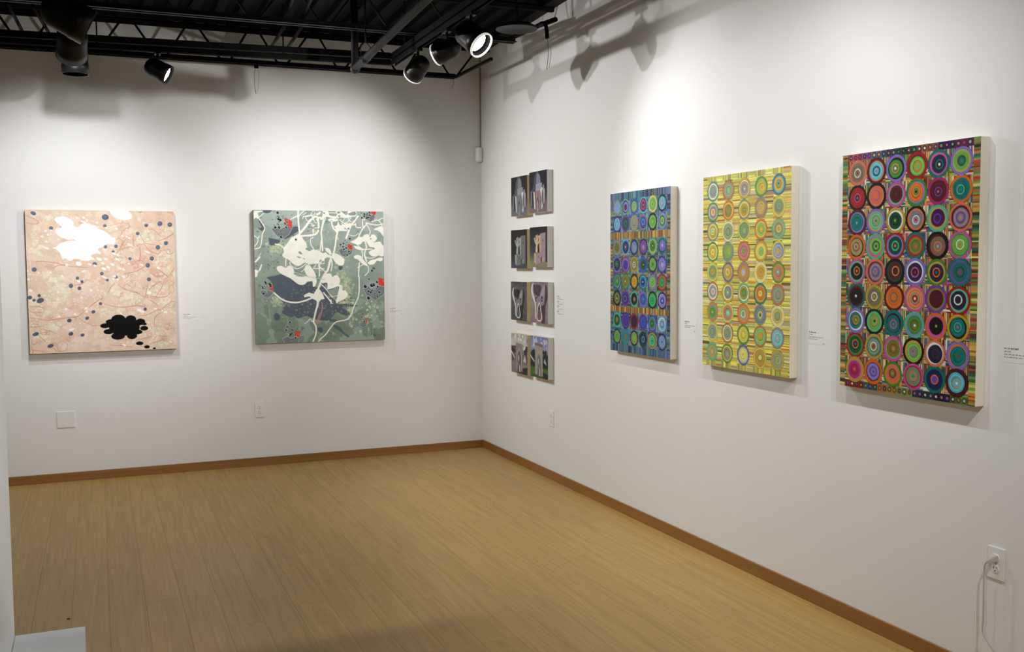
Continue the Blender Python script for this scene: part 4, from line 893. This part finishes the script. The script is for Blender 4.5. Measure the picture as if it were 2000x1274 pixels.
# --- eight small panels, in four pairs: monochrome on the left, coloured on the right
def grad(A, stops, lay=0, n=24):
    for k in range(n):
        f = (k+.5)/n
        for (f0, c0), (f1, c1) in zip(stops, stops[1:]):
            if f0 <= f <= f1:
                q = (f-f0)/(f1-f0); A.rect(0, k/n, 1, (k+1)/n, tuple(a+(b-a)*q for a, b in zip(c0, c1)), lay)
def small(a0, a1, z0, z1, label, side):
    return painting('right', a0, a1, z0, z1, .045, label, side, 'small paired panels', 'panel')
def tower(A, C, sx=0.0):
    """domed building with fluted wings. C: bg-top, bg-bot, dark, mid, light, white, centre, accent"""
    grad(A, ((0, C[0]), (.55, C[0]), (.8, C[1]), (1, C[1])))
    f = lambda P: [(x+sx, y) for x, y in P]
    A.poly(f([(.10, .50), (.16, .44), (.24, .42), (.24, .90), (.10, .84)]), C[2], 1); A.poly(f([(.66, .46), (.84, .34), (.92, .46), (.90, .82), (.68, .94)]), C[2], 1)
    A.smoothpoly(f([(.28, .30), (.31, .14), (.42, .03), (.52, .02), (.64, .12), (.67, .30), (.66, .40), (.29, .42)]), C[2], 2)
    A.smoothpoly(f([(.42, .28), (.44, .12), (.50, .04), (.62, .13), (.66, .29), (.55, .33)]), C[3], 3)
    for k in range(4): A.stroke(f([(.47+.045*k, .07+.01*k), (.47+.05*k, .28)]), .002, C[4], 4)
    A.poly(f([(.24, .33), (.40, .31), (.40, .48), (.24, .50)]), C[2], 4); A.poly(f([(.40, .31), (.74, .29), (.74, .36), (.70, .48), (.40, .48)]), C[4], 5)
    for k in range(4): A.stroke(f([(.42, .335+.03*k), (.70, .325+.03*k)]), .0022, C[3], 6)
    A.poly(f([(.36, .47), (.68, .46), (.66, .92), (.40, .94)]), C[6], 5)
    for k in range(5): A.stroke(f([(.40+.055*k, .50), (.41+.05*k, .90)]), .002, C[3], 6)
    A.smoothpoly(f([(.44, .74), (.50, .62), (.56, .74), (.55, .90), (.45, .90)]), C[7], 7); A.smoothpoly(f([(.475, .76), (.505, .69), (.53, .76), (.53, .97), (.48, .97)]), C[4], 8)
    A.poly(f([(.10, .48), (.16, .46), (.17, .84), (.11, .80)]), C[3], 6); A.poly(f([(.26, .48), (.33, .50), (.37, .90), (.32, .92), (.27, .66)]), C[5], 7)
    A.poly(f([(.19, .52), (.25, .50), (.27, .86), (.21, .86)]), C[0], 6)
    A.smoothpoly(f([(.64, .46), (.72, .40), (.78, .44), (.74, .52), (.74, .70), (.78, .86), (.70, .92), (.72, .74), (.68, .56)]), C[5], 7)
    A.poly(f([(.78, .36), (.84, .34), (.85, .44), (.90, .46), (.90, .76), (.82, .82), (.80, .50)]), C[4], 6)
    A.poly(f([(.775, .50), (.80, .50), (.81, .80), (.79, .84)]), C[2], 8)
g_ = lambda x, b=0: (x, x, x+b)
t, w_, h_ = small(-.742, -1.040, 1.859, 2.143, 'small grey painting of a domed tower, left of the top pair', PANEL_WOOD)
A = Art(w_, h_, .92); tower(A, (g_(24, 4), g_(104, 8), g_(84, 4), g_(122, 6), g_(152, 6), g_(206, 2), g_(118, 10), g_(56, 6))); A.build('painted_face', OILP, t, .045)
t, w_, h_ = small(-1.079, -1.380, 1.867, 2.153, 'small coloured painting of a domed tower, right of the top pair', PANEL_GREY)
A = Art(w_, h_, .92); tower(A, ((26, 22, 32), (122, 98, 98), (72, 74, 88), (116, 124, 146), (160, 164, 170), (212, 210, 204), (148, 118, 116), (92, 56, 62)), -.02); A.build('painted_face', OILP, t, .045)

def handblock(A, C):
    """raised hand beside an L-shaped block. C: bg stops, block face, block edge, light edge, hand, hand shade, shadow, window, ground"""
    grad(A, C[0]); A.poly([(0, .93), (.34, .93), (1, .80), (1, 1), (0, 1)], C[8], 1)
    A.poly([(.84, .17), (.98, .30), (.99, .88), (.84, .86)], C[6], 1)
    A.poly([(.42, .44), (.56, .36), (.60, .66), (.44, .66)], C[6], 1)
    A.poly([(.52, .24), (.63, .17), (.66, .64), (.56, .65)], C[2], 2); A.poly([(.63, .17), (.90, .15), (.90, .86), (.36, .93), (.36, .64), (.63, .63)], C[1], 3)
    A.poly([(.25, .64), (.36, .65), (.36, .93), (.26, .88)], C[3], 4); A.poly([(.52, .24), (.63, .17), (.64, .64), (.58, .64)], C[3], 4)
    A.poly([(.36, .64), (.60, .63), (.62, .66), (.37, .67)], C[2], 5)
    A.poly([(.745, .30), (.775, .31), (.775, .38), (.745, .37)], C[7], 6); A.poly([(.50, .71), (.525, .72), (.525, .77), (.50, .76)], C[7], 6)
    A.poly([(.62, .76), (.74, .75), (.74, .87), (.65, .89)], C[7], 6); A.poly([(.70, .77), (.765, .76), (.765, .87), (.71, .88)], C[3], 7)
    A.smoothpoly([(.335, .63), (.345, .52), (.37, .44), (.33, .40), (.355, .375), (.44, .37), (.48, .43), (.455, .50), (.455, .62)], C[4], 8)
    for P, wd in (([(.355, .41), (.30, .34), (.27, .29)], .014), ([(.385, .40), (.365, .30), (.375, .23)], .014), ([(.42, .39), (.425, .28), (.44, .21)], .014), ([(.45, .40), (.475, .30), (.505, .235)], .013), ([(.455, .44), (.51, .385), (.555, .345)], .013)):
        A.stroke(P, wd, C[4], 9); A.stroke([(x+.012, y) for x, y in P], wd*.25, C[5], 10)
    A.smoothpoly([(.425, .42), (.47, .43), (.45, .50), (.452, .62), (.43, .62), (.43, .5)], C[5], 10)
t, w_, h_ = small(-.733, -1.032, 1.476, 1.757, 'small grey painting of a raised hand by a block, left of the second pair', PANEL_WOOD)
A = Art(w_, h_, .92); handblock(A, (((0, g_(22)), (.6, g_(30, 2)), (.9, g_(64, 10)), (1, g_(74, 12))), g_(112), g_(132), g_(158), g_(178), g_(128), g_(20), g_(34), g_(70, 10))); A.build('painted_face', OILP, t, .045)
t, w_, h_ = small(-1.083, -1.380, 1.486, 1.766, 'small coloured painting of a raised hand by a pink block, right of the second pair', PANEL_GREY)
A = Art(w_, h_, .92); handblock(A, (((0, (24, 22, 24)), (.35, (40, 44, 54)), (.65, (56, 68, 80)), (.8, (98, 122, 84)), (1, (134, 142, 92))), (158, 138, 150), (150, 118, 96), (204, 166, 122), (216, 192, 166), (172, 140, 122), (48, 30, 34), (70, 52, 50), (136, 128, 100))); A.build('painted_face', OILP, t, .045)

def bone(A, C, s=1.0, cx=.5, cy=.5):
    """open-mouthed hollow form with two raised lobes and two ringed eyes"""
    f = lambda P: [(cx+(x-.5)*s, cy+(y-.5)*s) for x, y in P]
    A.smoothpoly(f([(.60, .20), (.90, .10), (.98, .40), (.86, .62), (.82, .98), (.62, .98)]), C[2], 1)
    A.smoothpoly(f([(.16, .06), (.30, .08), (.42, .26), (.48, .40), (.54, .40), (.62, .22), (.82, .08), (.84, .30), (.78, .56), (.64, .60), (.62, .70), (.70, .88), (.62, .98), (.40, .98), (.30, .92), (.28, .62), (.18, .46), (.06, .26)]), C[3], 2)
    A.smoothpoly(f([(.10, .10), (.18, .06), (.13, .22), (.24, .44), (.33, .60), (.33, .90), (.29, .92), (.27, .60), (.15, .44), (.05, .26)]), C[5], 3)
    A.smoothpoly(f([(.20, .10), (.30, .12), (.42, .30), (.44, .42), (.32, .40), (.20, .26)]), C[2], 3)
    A.smoothpoly(f([(.62, .26), (.80, .12), (.80, .30), (.74, .38), (.60, .42)]), C[4], 3)
    A.smoothpoly(f([(.30, .10), (.60, .12), (.62, .22), (.52, .38), (.46, .38), (.40, .24)]), C[1], 3)
    for (ex, ey, er) in ((.33, .45, .075), (.665, .44, .085)):
        x, y = f([(ex, ey)])[0]
        A.disc(x, y, er*s, er*s*1.25, C[4], 4, 22); A.disc(x, y, er*s*.68, er*s*.9, C[2], 5, 20); A.disc(x+.004, y, er*s*.36, er*s*.55, C[6], 6, 16); A.disc(x+.012, y+.01, er*s*.12, er*s*.30, C[5], 7, 10)
    A.smoothpoly(f([(.36, .90), (.40, .68), (.48, .54), (.55, .54), (.60, .68), (.66, .86), (.60, .97), (.44, .98)]), C[5], 4)
    A.smoothpoly(f([(.39, .88), (.43, .70), (.50, .57), (.54, .58), (.58, .70), (.62, .86), (.58, .94), (.45, .95)]), C[7], 5)
    A.smoothpoly(f([(.46, .70), (.50, .58), (.54, .60), (.56, .70)]), C[2], 6)
t, w_, h_ = small(-.725, -1.024, 1.093, 1.377, 'small grey painting of a hollow open-mouthed form, left of the third pair', PANEL_WOOD)
A = Art(w_, h_, .92); grad(A, ((0, g_(66, 2)), (.2, g_(92, 2)), (.6, g_(84, 2)), (1, g_(72, 2))))
rr = random.Random(2)
for k in range(60): A.disc(rr.random(), rr.random(), rr.uniform(.03, .1), rr.uniform(.01, .04), g_(rr.uniform(62, 104), 2), .5, 10, rr.uniform(-.4, .4), .2, k)
bone(A, (g_(80), g_(30), g_(34), g_(118), g_(150), g_(214), g_(22), g_(84)), .84, .46, .53); A.build('painted_face', OILP, t, .045)
t, w_, h_ = small(-1.087, -1.388, 1.093, 1.382, 'small mauve painting of a hollow open-mouthed form, right of the third pair', PANEL_GREY)
A = Art(w_, h_, .92); grad(A, ((0, (128, 108, 116)), (.4, (148, 132, 130)), (.8, (142, 124, 126)), (1, (130, 108, 118))))
for k in range(40): A.disc(rr.random(), rr.random(), rr.uniform(.04, .12), rr.uniform(.02, .06), rr.choice(((150, 136, 132), (136, 116, 122), (142, 138, 124))), .5, 10, rr.uniform(-.4, .4), .2, k)
bone(A, ((140, 120, 120), (72, 58, 72), (70, 58, 68), (142, 130, 140), (162, 152, 164), (222, 214, 206), (40, 32, 40), (118, 86, 90)), 1.0, .5, .47); A.build('painted_face', OILP, t, .045)

def arch(A, C, grey):
    """tall slab with an arched niche. C: slab, slab top, niche, niche line, light, dark"""
    A.poly([(.26, .20), (.30, .155), (.70, .175), (.71, .22), (.70, .25), (.28, .23)], C[1], 4)
    A.poly([(.28, .22), (.70, .25), (.70, .95), (.27, .92)], C[0], 5)
    A.smoothpoly([(.36, .90), (.36, .55), (.42, .42), (.50, .38), (.58, .43), (.63, .56), (.63, .93), (.50, .93)], C[2], 6)
    for k, (a, b) in enumerate(((.365, .55), (.63, .57))): A.stroke([(a, .92), (a, b), (.42 if k == 0 else .58, .44), (.50, .385)], .004, C[4], 7)
    A.smoothpoly([(.42, .62), (.43, .52), (.50, .46), (.56, .53), (.57, .64), (.52, .76), (.46, .74)], C[3], 8)
    A.smoothpoly([(.44, .60), (.47, .52), (.50, .58), (.48, .70)], C[4], 9)
    A.poly([(.41, .76), (.48, .80), (.47, .94), (.42, .94)], C[5], 8); A.poly([(.58, .64), (.61, .64), (.62, .94), (.585, .94)], C[5], 8)
    A.poly([(.50, .78), (.55, .78), (.56, .95), (.50, .95)], C[4], 8)
    for k in range(5): A.stroke([(.38+.05*k, .58+.02*(k % 2)), (.385+.05*k, .88)], .0022, C[4] if k % 2 else C[3], 9)
def trees(A, C, rr, y0=.32):
    for k in range(26):
        u = rr.choice((rr.uniform(0, .26), rr.uniform(.72, 1))); A.disc(u, rr.uniform(y0, y0+.16), rr.uniform(.04, .09), rr.uniform(.03, .06), rr.choice(C), 2, 12, 0, .2, k)
t, w_, h_ = small(-.727, -1.028, .701, .991, 'small sepia painting of an arched slab, left of the bottom pair', PANEL_WOOD)
A = Art(w_, h_, .95); rr = random.Random(4)
grad(A, ((0, (170, 166, 160)), (.3, (206, 202, 198)), (.45, (120, 114, 112)), (.62, (104, 96, 94)), (.8, (140, 128, 124)), (1, (70, 62, 58))))
for k in range(40): A.disc(rr.random(), rr.uniform(0, .34), rr.uniform(.02, .07), rr.uniform(.02, .08), rr.choice(((226, 224, 222), (196, 192, 188), (150, 146, 142))), 1, 10, rr.uniform(-1, 1), .2, k)
trees(A, ((52, 46, 46), (64, 56, 54), (44, 40, 42)), rr); trees(A, ((92, 82, 80), (120, 110, 106), (70, 62, 60)), rr, .5)
A.poly([(0, .44), (.22, .60), (.22, .64), (0, .50)], (208, 204, 200), 3); A.poly([(.74, .66), (.84, .50), (.92, .66), (.86, .70)], (196, 192, 184), 3)
A.poly([(.68, .86), (1, .80), (1, 1), (.5, 1)], (46, 40, 44), 3); A.poly([(0, .78), (.30, .86), (.4, 1), (0, 1)], (128, 114, 110), 3)
arch(A, ((138, 130, 128), (190, 186, 180), (112, 110, 110), (80, 78, 80), (206, 202, 198), (42, 38, 40)), True); A.build('painted_face', OILP, t, .045)
t, w_, h_ = small(-1.083, -1.385, .706, .997, 'small coloured painting of an arched slab on grass, right of the bottom pair', PANEL_GREY)
A = Art(w_, h_, .95)
grad(A, ((0, (116, 118, 168)), (.3, (140, 144, 188)), (.42, (100, 110, 150)), (.5, (36, 44, 50)), (.72, (30, 38, 34)), (.76, (64, 94, 42)), (.9, (74, 106, 44)), (1, (50, 76, 34))))
for k in range(26): A.disc(rr.choice((rr.uniform(.18, .4), rr.uniform(.6, .95))), rr.uniform(.04, .26), rr.uniform(.02, .06), rr.uniform(.02, .07), rr.choice(((206, 206, 200), (180, 182, 208), (162, 164, 200))), 1, 10, rr.uniform(-1, 1), .2, k)
trees(A, ((28, 34, 40), (34, 40, 44), (24, 30, 30)), rr, .36); trees(A, ((30, 36, 38), (38, 46, 38), (26, 30, 34)), rr, .54)
A.poly([(0, .46), (.24, .60), (.22, .64), (0, .52)], (176, 182, 200), 3); A.poly([(.76, .60), (.82, .50), (.92, .66), (.84, .64)], (170, 176, 196), 3)
A.poly([(.70, .84), (1, .88), (1, 1), (.72, .96)], (34, 40, 44), 3)
arch(A, ((160, 148, 132), (120, 100, 106), (128, 132, 130), (98, 100, 106), (178, 180, 176), (80, 70, 78)), False); A.build('painted_face', OILP, t, .045)
